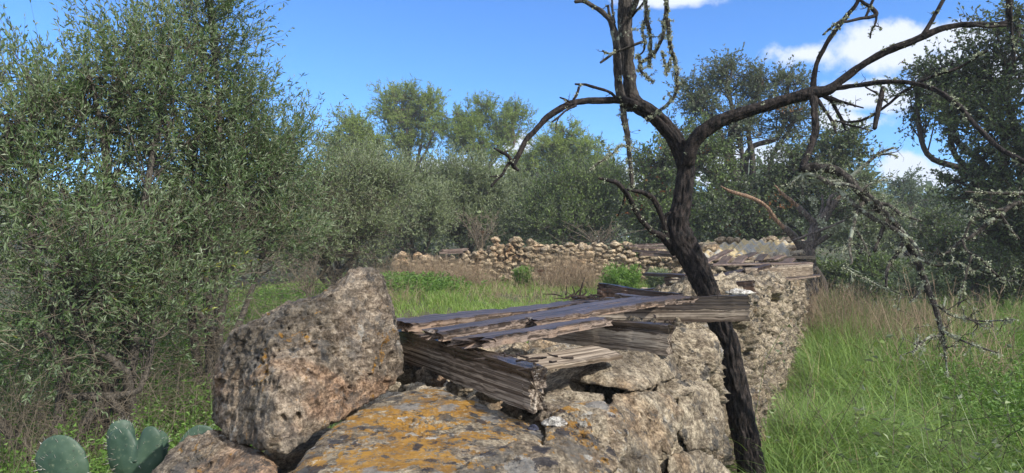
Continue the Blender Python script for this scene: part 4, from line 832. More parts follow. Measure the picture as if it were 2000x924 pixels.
herbs('ground_herbs', 'leafy green nettles and clover covering the ground at the right edge', 4200, lambda r, n: (lambda y: (1.45+0.38*y+r.uniform(0, 1, n)**.8*0.36*y, y))(3.2+8*r.uniform(0, 1, n)), 0.40, 0.040, 0.024, M_fern, 211, nlv=20)
herbs('ground_herbs', 'bright leafy herbs in the field at the foot of the olive bushes', 650, lambda r, n: (-2.0+0.55*r.normal(size=n), 12.2+0.8*r.normal(size=n)), 0.26, 0.055, 0.028, M_fern, 212, nlv=18)
herbs('ground_herbs', 'small creeping herbs among the grass under the near olives', 3600, reg_left, 0.42, 0.036, 0.018, M_fern, 213, nlv=14)
def fennel(px, D, w, h, lab, seed, mat=None, nm='fennel_plant'):
    rng = np.random.default_rng(seed); b = np.array(G(px, D)); n = 60; a = rng.uniform(0, 6.28, n)
    S = np.repeat(b[None], n, 0)+np.stack((np.cos(a), np.sin(a), 0*a), 1)*rng.uniform(0, w*0.4, (n, 1)); E = S+np.stack((np.cos(a)*w*rng.uniform(0, .7, n), np.sin(a)*w*rng.uniform(0, .7, n), h*rng.uniform(.4, 1, n)), 1)
    Q = curve3(rng, S, E, 5, 0.05, 0.1); mb = MB(); V, f = tubes(Q, np.linspace(.004, .0015, 5)[None]+np.zeros((n, 1)), 3); mb.add(V, f, .4)
    k = 60; li = np.repeat(np.arange(n), k); x = rng.uniform(1, 4, n*k); i0 = np.minimum(x.astype(int), 3); fx = (x-i0)[:,None]; p = Q[li,i0]*(1-fx)+Q[li,i0+1]*fx
    V, f, t = leaves(rng, p+rng.normal(size=p.shape)*0.02, rng.normal(size=p.shape)+(0, 0, .4), 0.07, 0.016, rng.uniform(.3, .9, n*k)); mb.add(V, f, t)
    tag(mb.obj(nm, mat or M_fern, loc=tuple(b)), lab, 'plant')
fennel(1215, 11.5, 0.42, 0.50, 'bright feathery green fennel clump in front of the dry stone wall, beside the leaning trunk', 221)
fennel(1020, 12.8, 0.20, 0.38, 'small feathery green plant before the highest part of the wall', 222)
fennel(1285, 11.8, 0.25, 0.40, 'grey-green tuft growing at the wall right behind the leaning trunk', 223, M_olive2)
# dry brown weed clumps
def weeds(px, D, w, h, n, lab, seed, mat=None, r=0.0018, fl=0.34, thr=0.0):
    rng = np.random.default_rng(seed); b = np.array(G(px, D)); x = b[0]+rng.normal(size=n)*w*0.45; y = b[1]+rng.normal(size=n)*w*0.4; g = gz(x, y)
    S = np.stack((x, y, g), 1); E = S+np.stack((rng.normal(size=n)*fl*h, rng.normal(size=n)*fl*h, h*rng.uniform(.35, 1.1, n)), 1); Q = curve3(rng, S, E, 5, 0.06)
    mb = MB(); ti = rng.uniform(0, .9, n); V, f = tubes(Q, np.linspace(1, .4, 5)[None]*rng.uniform(.6, 1.2, (n, 1))*r*max(1, D/8), 3); mb.add(V, f, np.repeat(ti, 15))
    k = 4; li = np.repeat(np.arange(n), k); t = rng.uniform(.3, .95, n*k)*4; i0 = np.minimum(t.astype(int), 3); fx = (t-i0)[:,None]; p = Q[li,i0]*(1-fx)+Q[li,i0+1]*fx
    e = p+nrm(rng.normal(size=p.shape)+(0, 0, .7))*rng.uniform(.06, .2, (n*k, 1))*h; Q2 = curve3(rng, p, e, 3, .08); V, f = tubes(Q2, np.array((1, .7, .4))[None]*np.full((n*k, 1), r*0.6*max(1, D/8)), 3); mb.add(V, f, np.repeat(ti[li], 9))
    return tag(mb.obj('dry_weeds', mat or M_dry, loc=tuple(b)), lab, 'weeds', kind='stuff')
weeds(1110, 12.6, 0.8, 0.66, 700, 'dense reddish brown dry weeds in front of the middle of the dry stone wall', 231)
weeds(915, 12.6, 0.7, 0.55, 520, 'brown dry weeds in front of the left part of the wall', 232)
weeds(830, 13.6, 0.9, 0.62, 800, 'brown tangled dry weeds smothering the left end of the dry stone wall', 233)
weeds(780, 9.5, 0.3, 0.36, 70, 'thin straw stalks in the field beside the pointed boulder top', 234)
weeds(1000, 10.5, 1.2, 0.34, 240, 'scattered straw coloured stalks across the field', 235)
weeds(1650, 10.0, 1.0, 0.9, 650, 'tall reddish dry weeds behind the grass to the right of the wall', 236)
weeds(1750, 8.8, 0.9, 0.8, 750, 'mass of brown dry weeds under the hanging lichen branches', 237)
weeds(1860, 9.5, 1.1, 0.8, 260, 'pale dry weeds in front of the dark oak thicket', 238, r=.0028)
weeds(1870, 7.0, 0.7, 1.15, 60, 'bleached woody dead stems standing before the dark oak thicket', 247, r=.0045, fl=.45)
weeds(1930, 6.0, 0.7, 0.95, 90, 'pale dry stalks near the right edge', 239)
weeds(1610, 12.5, 0.5, 0.8, 300, 'yellowish dry grass stalks beside the dead tree stump', 240)
weeds(1545, 4.6, 0.22, 0.85, 26, 'few thin brown stalks against the wall foot', 241, M_drytwig)
weeds(1830, 4.0, 0.7, 0.8, 30, 'thin dark dead stems standing in the grass at lower right', 242, M_twigd, r=.003)
herbs('sapling', 'thin leafy young shoots rising from the grass at the lower right corner', 26, lambda r, n: (2.6+0.5*r.normal(size=n), 3.7+0.4*r.normal(size=n)), 0.9, 0.05, 0.024, M_oak2, 246, cat='shoots')
weeds(380, 5.0, 0.9, 0.6, 90, 'brown dead stems among the grass left of the big boulder', 243, M_drytwig)
weeds(60, 4.2, 0.8, 0.8, 300, 'brown dead stems at the lower left corner', 244, M_drytwig)
weeds(520, 7.0, 1.0, 0.45, 120, 'brown dead stems between olive bush and boulder', 245, M_drytwig)
# dry umbel in the field
def umbel(px, py, D, lab, seed):
    rng = np.random.default_rng(seed); t = P(px, py, D); g = float(gz(t[0], t[1])); b = np.array((t[0]+.01, t[1], g)); mb = MB()
    Q = np.array([[b, b*.6+t*.4+(.01, 0, 0), b*.2+t*.8, t-(0, 0, .035)]]); V, f = tubes(Q, np.array([[.004, .0035, .003, .003]]), 5); mb.add(V, f, .3)
    n = 46; a = rng.uniform(0, 6.28, n); r_ = rng.uniform(.005, .036, n); e = t+np.stack((np.cos(a)*r_, np.sin(a)*r_, .02-.3*np.abs(r_-.036)*0+rng.uniform(-.006, .01, n)), 1)
    Q = curve3(rng, np.repeat(t[None]-(0, 0, .04), n, 0), e, 4, .05); Q[:,1:3,:2] += (Q[:,1:3,:2]-t[:2])*.45; V, f = tubes(Q, np.full((n, 4), .0011), 3); mb.add(V, f, .2)
    k = n*6; p = np.repeat(e, 6, 0)+rng.normal(size=(k, 3))*.004; V, f, c = leaves(rng, p, rng.normal(size=(k, 3)), .010, .005, np.full(k, 1.0)); mb.add(V, f, c)
    tag(mb.obj('dry_umbel', M_dry, loc=tuple(b)), lab, 'plant')
umbel(1055, 533, 7.5, 'brown cup-shaped dried flower head on a stalk in the field', 251)
umbel(942, 455, 12.0, 'pale dried flower head standing before the olive bushes', 252)
# prickly pear
def cactusmat():
    m, nt, b, out = newmat('cactus_skin'); co = nn(nt, 'ShaderNodeTexCoord').outputs['Object']
    n1 = noise(nt, co, 9, 6); col = mixc(nt, mrange(nt, n1, .35, .65), (0.032, 0.070, 0.045), (0.058, 0.105, 0.066)); vd = voro(nt, co, 26)
    col = mixc(nt, mrange(nt, vd, .0, .16, 1, 0), col, (0.035, 0.045, 0.035)); col = mixc(nt, mrange(nt, noise(nt, co, 60, 6, .7), .55, .7), col, (.15, .19, .12))
    lk(nt, col, b.inputs['Base Color']); b.inputs['Roughness'].default_value = .55; lk(nt, bump(nt, vd, .25, .004), b.inputs['Normal']); return m
M_cac = cactusmat()
def pad(parent, base, tilt, yaw, Lp, Wp, th, seed, heart=0):
    d, f = ico(5); r = (1-0.18*d[:,2])  # narrower towards the base
    V = d.copy(); V[:,0] = np.sign(d[:,0])*np.abs(d[:,0])**.9*Wp/2*(1+.28*d[:,2]); V[:,1] = d[:,1]*th/2*(1+.35*(1-d[:,2]**2)); V[:,2] = (d[:,2]+1)*Lp/2
    if heart: V[:,2] += np.where(d[:,2] > 0, 1, 0)*(-0.055*np.exp(-((V[:,0]-.008)/.020)**2)*np.clip(d[:,2], 0, 1)**.5+.03*ss(.2, 1, np.abs(V[:,0])/Wp*2)*np.clip(d[:,2], 0, 1))
    V = V+nrm(d)*(0.004*fbm(V*16+seed, 3, seed))[:,None]
    c, s = math.cos(tilt), math.sin(tilt); V = V@np.array(((c, 0, -s), (0, 1, 0), (s, 0, c))); c, s = math.cos(yaw), math.sin(yaw); V = V@np.array(((c, s, 0), (-s, c, 0), (0, 0, 1)))
    o = obj('pad', V+np.array(base), f, M_cac, parent, smooth=True)
    n = 90; rng = np.random.default_rng(seed); j = rng.integers(0, len(V), n); p = V[j]+np.array(base); dn = nrm(V[j]-V.mean(0))
    Q = np.stack((p, p+dn*.016+rng.normal(size=(n, 3))*.004), 1); Vt, ft = tubes(Q, np.array([[.0010, .0004]]).repeat(n, 0), 3); tag(obj('spines', Vt, ft, M_white, o, np.zeros(len(Vt))), kind='stuff')
cb_ = P(200, 1090, 2.75)
cc = empty('prickly_pear_cactus', (cb_[0], cb_[1], 0.0), 'blue-green prickly pear cactus with a heart-shaped pair of pads at the lower left', 'cactus')
pad(cc, P(232, 1110, 2.75)-(0,0,.1), 0.0, 0.1, 0.34, 0.19, .055, 1)
pad(cc, P(266, 960, 2.70), -0.02, 0.05, 0.255, 0.205, .040, 2, heart=1)
pad(cc, P(240, 930, 2.84), -0.04, 0.5, 0.235, 0.105, .034, 4); pad(cc, P(300, 935, 2.84), 0.10, 1.0, 0.195, 0.10, .032, 5)
pad(cc, P(165, 1100, 2.6)-(0,0,.05), -0.25, 0.1, 0.30, .18, .05, 6); pad(cc, P(160, 985, 2.55), -0.40, 0.15, 0.275, .165, .036, 7)
pad(cc, P(345, 960, 2.95), 0.42, 0.3, 0.30, .15, .036, 8); pad(cc, P(300, 1120, 2.9), 0.3, 0, 0.36, .18, .05, 9)
# ================================================================== the dead trees
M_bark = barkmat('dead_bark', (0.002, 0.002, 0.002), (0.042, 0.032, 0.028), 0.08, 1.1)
M_bark2 = barkmat('lichened_bark', (0.014, 0.012, 0.010), (0.080, 0.068, 0.058), 0.6, 1.0)
M_bark4 = barkmat('crusted_bark', (0.03, 0.026, 0.022), (0.13, 0.115, 0.095), 0.85, 1.0, lcol=(0.34, 0.37, 0.28))
M_bark3 = barkmat('grey_dead_bark', (0.05, 0.042, 0.038), (0.19, 0.155, 0.135), 0.45, 0.7)
M_bare = barkmat('bare_orange_wood', (0.12, 0.075, 0.05), (0.36, 0.235, 0.155), 0.0, 0.7)
M_lichen = leafmat('lichen', (0.26, 0.28, 0.18), (0.52, 0.54, 0.40), trans=0.1, rough=0.9)
def px_limb(mb, pts, D0, D1=None, k=14, bark=0.16, seed=0, step=None, wob=0.004, rs=1.0, **kw):
    """pts: (px, py, r_px); depth goes from D0 to D1 along the limb"""
    D1 = D0 if D1 is None else D1; n = len(pts); L = np.cumsum([0]+[math.hypot(pts[i+1][0]-pts[i][0], pts[i+1][1]-pts[i][1]) for i in range(n-1)]); L = L/L[-1]
    D = D0+(D1-D0)*L; Q = [P(p[0], p[1], d) for p, d in zip(pts, D)]; R = [p[2]*d/F*rs for p, d in zip(pts, D)]
    return limb(mb, Q, R, k=k, step=step or max(0.006, min(0.02, np.mean(R)*0.6)), bark=bark, seed=seed, wob=wob, **kw)
def sprigs(rng, mb, c, r, n, L=0.06, sc=1.0, sub=2):
    """short side spurs along a limb centre line"""
    j = rng.integers(2, len(c)-1, n); S = c[j]; d = nrm(rng.normal(size=(n, 3))); E = S+d*L*rng.uniform(.4, 1.4, (n, 1)); Q = curve3(rng, S, E, 4, .14)
    V, f = tubes(Q, np.array((1, .8, .6, .35))[None]*rng.uniform(.0016, .0032, (n, 1))*sc, 4); mb.add(V, f)
    if sub:
        s2 = np.repeat(Q[:,2], sub, 0); e2 = s2+nrm(rng.normal(size=s2.shape)+np.repeat(d, sub, 0)*.6)*L*rng.uniform(.3, .8, (len(s2), 1)); Q2 = curve3(rng, s2, e2, 3, .1)
        V, f = tubes(Q2, np.array((1, .7, .4))[None]*np.full((len(s2), 1), .0013*sc), 3); mb.add(V, f)
    return Q
def lichen(rng, mb, c, r, n, size=0.012, clump=16, hang=0.0, th=None):
    """crusty foliose tufts: clumps of small crumpled lobes"""
    m = max(1, n); j = rng.integers(0, len(c), m); rr = (r[j] if np.ndim(r) else np.full(m, r))[:,None]
    d = nrm(rng.normal(size=(m, 3))); p = c[j]+d*rr*1.0; e = rng.uniform(.4, 1.5, m)
    li = np.repeat(np.arange(m), clump); pp = p[li]+rng.normal(size=(m*clump, 3))*(size*0.40)*e[li][:,None]
    if hang: pp[:,2] -= rng.uniform(0, hang, len(pp))*e[li]
    dd = nrm(d[li]*.7+rng.normal(size=pp.shape)); V, f, a = leaves(rng, pp, dd, size, size*.75, np.clip(rng.uniform(0, .6, len(li))+e[li]*.2, 0, .92)); mb.add(V, f, a)
DT = P(1482, 1050, 3.72)
dt = empty('dead_tree', (DT[0], DT[1], 0.0), 'leaning dead black-barked tree growing by the wall, its bare limbs crossing the whole sky', 'dead tree')
rng = np.random.default_rng(77); LI = MB()
mb = MB()
T1 = [(1482,1075,30),(1474,990,29),(1462,900,27.5),(1440,770,26.5),(1415,660,25),(1388,585,24.5),(1358,520,27),(1330,470,28),(1324,430,23),(1332,380,19.5),(1340,330,18.5),(1328,285,18),(1302,250,17),(1272,224,17.5),(1245,205,18),(1228,185,16)]
c0, r0 = px_limb(mb, T1, 3.72, 3.9, rs=.77, k=64, bark=0.26, seed=1, step=0.011, wob=0.006)
c0b, r0b = px_limb(mb, [(1345,345,15),(1340,310,15),(1348,285,16),(1362,265,16)], 3.86, 3.82, k=30, rs=.72, bark=.22, seed=2)
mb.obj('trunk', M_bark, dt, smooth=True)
def branch(specs, mat, nsp=0, nli=0, name='branch', lsize=0.012, hang=0.0, L=0.06, seed=0, label=None, clump=16, rs=.66):
    mb = MB()
    for i, s in enumerate(specs):
        pts, D0, D1 = s[0], s[1], s[2]; c, r = px_limb(mb, pts, D0, D1, rs=rs, bark=.24, k=(30 if max(p[2] for p in pts) > 7 else 12), seed=seed+i)
        ln = len(c)*np.mean(np.linalg.norm(np.diff(c, axis=0), axis=1))
        if nsp:
            Qs = sprigs(rng, mb, c, r, int(nsp*1.3*ln)+1, L)
            if nli > 40: lichen(rng, LI, Qs.reshape(-1, 3), np.full(Qs.shape[0]*4, .003), int(nli*ln*.6), lsize*.8, clump)
        if nli: lichen(rng, LI, c, r, int(nli*ln*(s[3] if len(s) > 3 else 1)), lsize, clump, hang)
    o = mb.obj(name, mat, dt, smooth=True)
    if label: o['label'] = label
    return o
branch([([(1240,215,15),(1232,170,14.5),(1226,120,14),(1221,60,14.5),(1222,0,15),(1228,-90,13),(1240,-240,9),(1262,-380,5),(1275,-480,2)], 3.9, 3.95)], M_bark2, nsp=3, nli=10, seed=10, lsize=.008, rs=.86)
branch([([(1222,205,10),(1212,185,9.5),(1207,140,9),(1203,90,9),(1197,48,8),(1185,30,6),(1160,14,5),(1140,2,4.5),(1124,3,4)], 3.86, 3.8), ([(1199,52,4),(1192,30,3.5),(1188,10,3),],3.82,3.8), ([(1200,45,3),(1197,20,2.5),(1195,-20,2)],3.82,3.85),
        ([(1224,40,7),(1236,15,7),(1250,-20,7)],3.9,3.8), ([(1235,32,3),(1250,12,3),(1268,-10,3)],3.9,3.7),
        ([(1172,123,2.5),(1190,110,3),(1203,102,3),(1228,92,3),(1248,84,3),(1260,80,3)],3.75,3.7), ([(1176,99,2.5),(1188,104,2.5),(1203,102,2.5)],3.75,3.75)], M_bark2, nsp=4, nli=10, seed=20, L=.04, rs=.80)
# arching left limb
arch = [(1255,212,14),(1225,200,11),(1200,196,9.5),(1172,197,8.5),(1140,198,8),(1108,206,8),(1075,225,8),(1048,250,7.5),(1026,275,7.5),(1014,300,7.5),(1004,322,8),(1012,333,4)]
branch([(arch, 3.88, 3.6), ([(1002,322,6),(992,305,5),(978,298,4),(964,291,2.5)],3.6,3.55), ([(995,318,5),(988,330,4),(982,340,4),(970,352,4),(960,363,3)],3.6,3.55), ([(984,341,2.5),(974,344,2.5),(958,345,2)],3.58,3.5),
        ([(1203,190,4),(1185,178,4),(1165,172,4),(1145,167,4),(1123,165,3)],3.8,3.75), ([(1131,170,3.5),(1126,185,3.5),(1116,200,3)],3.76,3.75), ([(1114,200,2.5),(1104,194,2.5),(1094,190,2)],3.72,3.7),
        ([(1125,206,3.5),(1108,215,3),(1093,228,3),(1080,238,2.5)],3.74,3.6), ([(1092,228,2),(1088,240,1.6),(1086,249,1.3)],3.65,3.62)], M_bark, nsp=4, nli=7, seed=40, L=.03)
# lichen hangers in the centre
branch([([(1262,-40,5),(1262,0,5),(1265,40,5.5),(1271,78,5),(1270,132,4)],3.7,3.7), ([(1262,26,3.5),(1256,55,3),(1258,80,3),(1256,98,2.5),(1240,112,2.5)],3.7,3.7),
        ([(1306,-50,6),(1303,0,6.5),(1298,39,7),(1292,74,5.5),(1277,104,5),(1255,121,4.5),(1248,140,3)],3.6,3.7), ([(1304,40,5),(1309,87,5.5),(1319,126,6),(1322,164,5.5),(1316,190,4.5),(1300,208,4),(1281,221,4),(1262,236,3.5)],3.6,3.8),
        ([(1294,100,3),(1299,125,3),(1302,145,3)],3.62,3.6), ([(1309,115,3),(1304,135,3),(1298,142,3)],3.62,3.6), ([(1248,110,4),(1250,135,3.5),(1262,148,4),(1275,160,3)],3.7,3.65)], M_bark2, nsp=10, nli=120, seed=60, lsize=.010, hang=.004, L=.05)
branch([([(1216,205,8),(1220,232,8),(1226,262,7.5),(1230,303,7),(1233,340,6),(1234,366,4.5)],3.88,3.85), ([(1230,290,3),(1212,285,3),(1202,295,2.5)],3.85,3.8), ([(1205,295,2.2),(1190,305,2),(1150,332,2)],3.8,3.7)], M_bark2, nsp=10, nli=110, seed=75, lsize=.010, hang=.004)
# forked low left limb with lichen spots
branch([([(1322,492,15),(1304,470,12),(1290,460,9),(1276,453,7.5),(1262,440,7),(1250,427,7),(1240,410,7),(1230,391,7),(1218,372,6.5),(1204,356,6),(1188,352,5.5),(1168,349,3.5)],3.85,3.6),
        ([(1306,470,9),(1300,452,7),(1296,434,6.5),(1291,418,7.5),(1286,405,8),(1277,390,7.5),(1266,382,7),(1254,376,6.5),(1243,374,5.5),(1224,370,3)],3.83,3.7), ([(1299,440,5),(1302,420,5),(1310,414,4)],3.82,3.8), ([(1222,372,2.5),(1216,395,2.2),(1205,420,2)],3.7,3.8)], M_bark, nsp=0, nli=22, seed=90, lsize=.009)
# main right limb
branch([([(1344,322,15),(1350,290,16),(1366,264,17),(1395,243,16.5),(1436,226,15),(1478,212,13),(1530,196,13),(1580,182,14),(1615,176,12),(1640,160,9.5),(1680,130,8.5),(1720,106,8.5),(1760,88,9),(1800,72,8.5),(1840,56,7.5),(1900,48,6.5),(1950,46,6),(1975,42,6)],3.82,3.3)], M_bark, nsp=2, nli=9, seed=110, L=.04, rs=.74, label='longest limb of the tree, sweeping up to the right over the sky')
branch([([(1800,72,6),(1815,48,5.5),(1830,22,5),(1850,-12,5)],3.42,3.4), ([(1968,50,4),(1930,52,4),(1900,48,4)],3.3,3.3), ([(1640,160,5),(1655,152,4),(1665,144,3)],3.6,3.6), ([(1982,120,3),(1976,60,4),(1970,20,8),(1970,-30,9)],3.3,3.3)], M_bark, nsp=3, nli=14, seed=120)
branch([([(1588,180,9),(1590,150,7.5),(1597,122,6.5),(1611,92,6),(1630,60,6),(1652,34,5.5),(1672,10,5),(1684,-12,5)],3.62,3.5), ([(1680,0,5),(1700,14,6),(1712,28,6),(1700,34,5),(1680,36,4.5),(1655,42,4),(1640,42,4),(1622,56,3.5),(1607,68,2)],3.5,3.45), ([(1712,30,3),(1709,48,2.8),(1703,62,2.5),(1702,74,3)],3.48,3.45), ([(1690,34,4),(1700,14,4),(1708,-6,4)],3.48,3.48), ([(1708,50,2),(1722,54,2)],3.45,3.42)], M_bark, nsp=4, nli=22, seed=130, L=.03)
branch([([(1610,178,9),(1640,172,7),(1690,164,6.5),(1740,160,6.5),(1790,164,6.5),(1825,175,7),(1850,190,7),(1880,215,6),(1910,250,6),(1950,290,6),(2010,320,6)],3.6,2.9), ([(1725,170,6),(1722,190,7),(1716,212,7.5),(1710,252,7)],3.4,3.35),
        ([(1930,98,2.5),(1890,122,3.5),(1850,142,4),(1800,158,4),(1760,182,3.5),(1730,208,3.5),(1700,228,3.5),(1672,237,3),(1640,236,2.5)],3.2,3.5), ([(1606,185,6),(1620,192,6),(1650,200,4),(1685,212,2.5)],3.6,3.5), ([(1620,190,5),(1632,215,5),(1645,235,4.5),(1652,252,3)],3.6,3.5), ([(1594,190,5),(1610,212,4.5),(1625,235,4.5),(1633,260,3)],3.6,3.4), ([(1630,235,2.5),(1665,246,2.5),(1705,255,2)],3.5,3.4), ([(1690,170,3),(1710,182,2.5),(1735,205,2.5)],3.5,3.5)], M_bark, nsp=4, nli=26, seed=150)
# limb that drops from the main right limb and its drooping lichened sprays
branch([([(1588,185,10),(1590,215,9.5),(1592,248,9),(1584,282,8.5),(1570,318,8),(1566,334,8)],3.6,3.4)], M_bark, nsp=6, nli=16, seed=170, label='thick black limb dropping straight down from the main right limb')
hang = [([(1566,330,7),(1590,326,7),(1620,330,7),(1650,345,6.5),(1672,368,6.5),(1700,396,7),(1735,425,6.5),(1765,462,6),(1788,505,5.5),(1806,548,5),(1822,590,4.5),(1835,632,4),(1842,672,2.5)],3.4,2.9),
        ([(1570,338,5),(1596,344,5),(1626,362,5),(1660,392,5),(1700,425,4.5),(1740,445,4),(1780,470,3.5),(1800,500,3)],3.4,3.0), ([(1580,355,3.5),(1615,355,3.5),(1650,352,4),(1680,330,3.5),(1715,303,3),(1745,288,2.5)],3.4,3.3), ([(1715,303,2),(1735,300,2),(1752,306,1.8)],3.3,3.3),
        ([(1567,335,3.5),(1568,365,3),(1570,400,2)],3.4,3.4), ([(1570,338,2.5),(1552,352,2.5),(1544,362,2)],3.4,3.4), ([(1690,392,4),(1674,415,3.5),(1665,445,3.5),(1658,480,3),(1664,512,2)],3.25,3.1), ([(1663,440,2.5),(1685,470,2.2),(1700,500,2)],3.2,3.1),
        ([(1645,522,1.6),(1690,545,1.8),(1725,562,1.8),(1760,575,1.4)],3.0,3.0), ([(1735,425,4),(1722,455,3.5),(1708,490,2.5)],3.15,3.1), ([(1765,462,4),(1750,500,3),(1735,520,3),(1730,560,2)],3.1,3.0),
        ([(1828,596,2.5),(1860,618,2.2),(1900,628,2.0),(1928,642,1.5)],2.95,2.8), ([(1870,620,2.2),(1920,628,1.8),(1984,626,1.5)],2.9,2.7), ([(1840,645,2.2),(1880,665,2),(1920,680,1.8),(1953,690,1.3)],2.9,2.75),
        ([(1838,655,2.5),(1815,660,2.3),(1800,670,2),(1782,688,1.8)],2.9,2.8), ([(1790,505,3),(1830,520,2.4),(1870,515,2.0),(1900,530,1.4)],3.0,2.9), ([(1806,548,2.5),(1790,575,2.2),(1775,590,1.6)],3.0,3.0),
        ([(1700,396,4),(1735,400,3.5),(1765,420,3),(1800,432,2.5)],3.2,3.0), ([(1680,375,3.5),(1700,360,2.5),(1730,352,2)],3.2,3.2), ([(1620,362,4),(1660,362,4),(1710,392,4),(1745,432,3.5)],3.3,3.1), ([(1842,665,1.8),(1846,700,1.5),(1850,735,1.2)],2.9,2.85)]
branch(hang[:1]+hang[9:11], M_bark2, rs=1.15, nsp=14, nli=60, seed=300, lsize=.010, hang=.003, L=.09, label='dark limb arching down through the drooping spray', clump=12)
branch(hang[1:9]+hang[11:], M_bark4, rs=.95, nsp=22, nli=60, seed=200, lsize=.009, hang=.003, L=.09, label='drooping spray of thin twigs crusted with pale lichen', clump=14)
LI.obj('lichen', M_lichen, dt)
# bare lichened branches reaching in from the right edge (another tree outside the frame)
ed = P(2150, 330, 2.9); er = empty('dead_bush', (ed[0], ed[1], 0.0), 'pale lichen-covered dead branches reaching in from the right edge', 'dead bush')
mb = MB(); LI = MB()
for i, (pts, D0, D1) in enumerate([([(2160,1100,12),(2130,800,11),(2110,600,10),(2080,450,9),(2030,390,8)],3.0,2.9), ([(2050,385,6),(2000,393,5.5),(1975,400,5),(1953,418,4.5),(1925,438,4),(1897,462,3.5),(1878,470,3),(1855,490,2.5),(1835,500,2)],2.9,2.8), ([(1953,418,3.5),(1965,440,3),(1990,468,2.5)],2.8,2.8),
        ([(1878,468,3),(1890,490,2.6),(1915,505,2.6),(1940,530,2.2),(1960,550,1.8)],2.8,2.7), ([(1880,470,2.2),(1900,430,2.5),(1925,415,2.5),(1960,410,3)],2.8,2.8), ([(2040,380,4),(1996,378,3.2),(1940,377,2.8),(1884,375,2)],2.9,2.8), ([(1925,415,2),(1905,395,1.8),(1890,392,1.4)],2.8,2.8), ([(1897,500,1.8),(1880,560,1.5),(1870,600,1.2)],2.75,2.7)]):
    c, r = px_limb(mb, pts, D0, D1, k=12, seed=300+i); ln = len(c)*0.008; sprigs(rng, mb, c, r, int(12*ln)+2, .07); lichen(rng, LI, c, r, int(45*ln)+2, .010, 12)
mb.obj('branch', M_bark2, er, smooth=True); LI.obj('lichen', M_lichen, er)
# second dead tree, broken, at the end of the wall
b2 = G(1574, 11.6); t2 = empty('dead_tree', b2, 'smaller broken dead tree with torn orange limbs at the far end of the wall', 'dead tree')
mb = MB(); px_limb(mb, [(1576,575,17),(1575,530,16),(1574,495,15),(1580,478,14)], 11.6, 11.6, k=24, seed=401, step=.03); mb.obj('trunk', M_bark3, t2, smooth=True)
mb = MB(); px_limb(mb, [(1568,488,8),(1555,468,7),(1540,452,6.5),(1530,444,6)], 11.6, 11.4, k=14, seed=402, step=.03)
px_limb(mb, [(1584,480,9),(1588,455,8),(1589,437,7),(1580,424,6),(1569,414,6),(1559,403,5)], 11.6, 11.5, k=14, seed=403, step=.03)
px_limb(mb, [(1585,480,9),(1598,450,8.5),(1610,424,8),(1620,408,7.5),(1632,393,7)], 11.6, 11.3, k=14, seed=404, step=.03)
px_limb(mb, [(1583,482,6),(1605,468,5),(1625,455,4),(1640,440,2.5)], 11.6, 11.2, k=10, seed=405, step=.03); px_limb(mb, [(1550,470,2.5),(1580,458,2.5),(1610,447,2.5),(1650,430,2)], 11.0, 10.8, k=8, seed=406, step=.03)
px_limb(mb, [(1617,402,3.5),(1622,386,3),(1634,376,2)], 11.3, 11.3, k=8, seed=407, step=.03); px_limb(mb, [(1589,440,3),(1605,410,2.5),(1606,380,2)], 11.5, 11.5, k=8, seed=409, step=.03)
mb.obj('limb', M_bark3, t2, smooth=True)
mb = MB(); px_limb(mb, [(1531,446,6),(1522,436,6),(1513,425,5.5),(1500,407,5),(1490,398,5),(1478,391,5),(1461,384,5),(1445,380,5.5),(1428,374,4.5),(1408,364,2)], 11.4, 11.0, k=12, rs=.7, seed=410, step=.03)
o = mb.obj('broken_limb', M_bare, t2, smooth=True); o['label'] = 'long torn limb stripped to bare orange wood, bending left'; mb = MB(); px_limb(mb, [(1559,404,5),(1545,392,5.5),(1530,380,5),(1513,362,2)], 11.5, 11.4, k=12, rs=.7, seed=411, step=.03); mb.obj('broken_limb', M_bare, t2, smooth=True)['label'] = 'short torn orange limb pointing up left'; mb = MB(); px_limb(mb, [(1631,395,6.5),(1638,387,5),(1645,380,2)], 11.3, 11.3, k=12, rs=.7, seed=412, step=.03)
o = mb.obj('broken_limb', M_bare, t2, smooth=True); o['label'] = 'torn orange limb end pointing up right'
LI = MB(); c, r = catmull([P(1605,440,11.3), P(1625,450,11.2), P(1640,440,11.1)], [.03, .03, .02], .02); lichen(rng, LI, c, r, 30, .05, 14); c, r = catmull([P(1585,380,11.5), P(1600,430,11.4), P(1612,425,11.3)], [.03, .03, .02], .02); lichen(rng, LI, c, r, 16, .04, 12); LI.obj('lichen', M_lichen, t2)
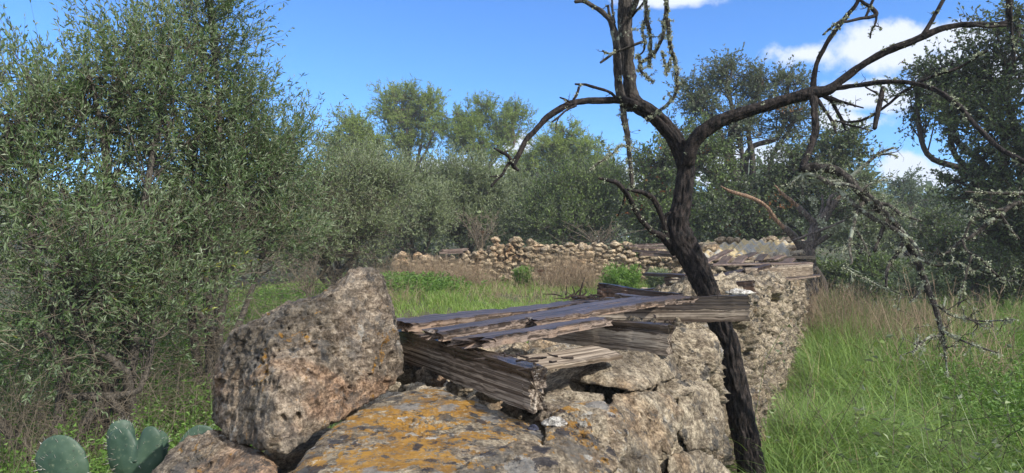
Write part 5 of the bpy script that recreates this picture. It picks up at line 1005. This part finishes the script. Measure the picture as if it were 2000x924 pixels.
# bare leafless branches inside the olive hedge and the oaks: a few visible dead shrubs
for i, (px, py0, D, w, h, lab) in enumerate(((935,475,16.5,45,75,'leafless grey shrub behind the dry stone wall, left of its highest part'), (1165,470,16,50,45,'leafless fan of dead twigs behind the wall, right of the dome-shaped bush'), (600,560,7.8,45,75,'leafless brown shrub left of the pointed boulder top'))):
    r2 = np.random.default_rng(500+i); b = P(px, py0+10, D); n = 26; S = np.repeat(b[None], n, 0)+r2.normal(size=(n, 3))*.03; k = D/F
    E = b+np.stack((r2.normal(size=n)*w*k*.6, r2.normal(size=n)*w*k*.4, r2.uniform(.4, 1.1, n)*h*k), 1); Q = curve3(r2, S, E, 6, .08); mb = MB(); V, f = tubes(Q, np.linspace(1, .35, 6)[None]*np.full((n, 1), .011*D/16), 4); mb.add(V, f, .5)
    s2 = Q[:,2:5].reshape(-1, 3); s2 = np.repeat(s2, 2, 0); e2 = s2+nrm(r2.normal(size=s2.shape)+(0, 0, .8))*r2.uniform(.1, .3, (len(s2), 1))*h*k; Q2 = curve3(r2, s2, e2, 4, .1); V, f = tubes(Q2, np.full((len(s2), 4), .0045*D/16), 3); mb.add(V, f, .6)
    tag(mb.obj('dead_shrub', M_drytwig, loc=tuple(b)), lab, 'shrub')
# twigs and debris lying on the planks
def debris(px, py, drop, lab, seed, n=16, L=.09):
    r2 = np.random.default_rng(seed); b = PZ(px, py, drop); mb = MB()
    for i in range(n):
        a = r2.uniform(0, 6.28); s = b+np.array((r2.normal()*.05, r2.normal()*.05, .003)); e = s+np.array((math.cos(a), math.sin(a)*.8, r2.uniform(0, .15)))*L*r2.uniform(.4, 1.2); m = (s+e)/2+r2.normal(size=3)*.006; m[2] = max(m[2], b[2]+.003)
        limb(mb, [s, m, e], [.0035, .003, .0018], k=6, step=.01, seed=i, bark=.1)
    tag(mb.obj('twig_pile', M_twig), lab, 'twigs', kind='stuff'); return b
debris(1150, 583, .290, 'dark twigs lying at the far end of the widest plank', 601, 14, .12)
debris(1050, 705, .330, 'black root-like twigs and debris on the rotten beam end', 602, 14, .05)
debris(1275, 630, .320, 'short twig ends on top of the second beam', 603, 5, .05)
b = PZ(1128, 580, .290)
def D3(px, py): return P(px, py, b[1])
mb = MB()
for i, pts in enumerate(([(1104,581),(1130,578),(1160,582)], [(1105,577),(1107,568),(1106,560)], [(1110,580),(1122,572),(1118,560)], [(1122,578),(1130,568),(1138,562)], [(1132,580),(1136,560),(1142,542)], [(1135,578),(1145,572),(1143,565)], [(1128,580),(1145,584),(1170,576)])):
    limb(mb, [D3(*p) for p in pts], [.005, .004, .0025], k=7, step=.01, seed=i, bark=.12)
tag(mb.obj('dead_twig', M_twig), 'upright forked black twig standing at the edge of the planks against the green field', 'twig')
for i, (px, py) in enumerate(((1362,576),(1402,572),(1425,571))):   # nails standing out of the third beam
    q = P(px, py, 3.42); mb = MB(); V, f = tubes(np.array([[q+(0, 0, -.03), q+(0, 0, .012), q+(0, 0, .0125), q+(0, 0, .015)]]), np.array([[.0016, .0016, .004, .004]]), 8); mb.add(V, f)
    tag(mb.obj('nail', M_twig), 'rusty nail standing out of the long grey beam'+(', nearest the trunk', ', middle of three', ', rightmost of three')[i], 'nail', 'rusty nails in the long beam')
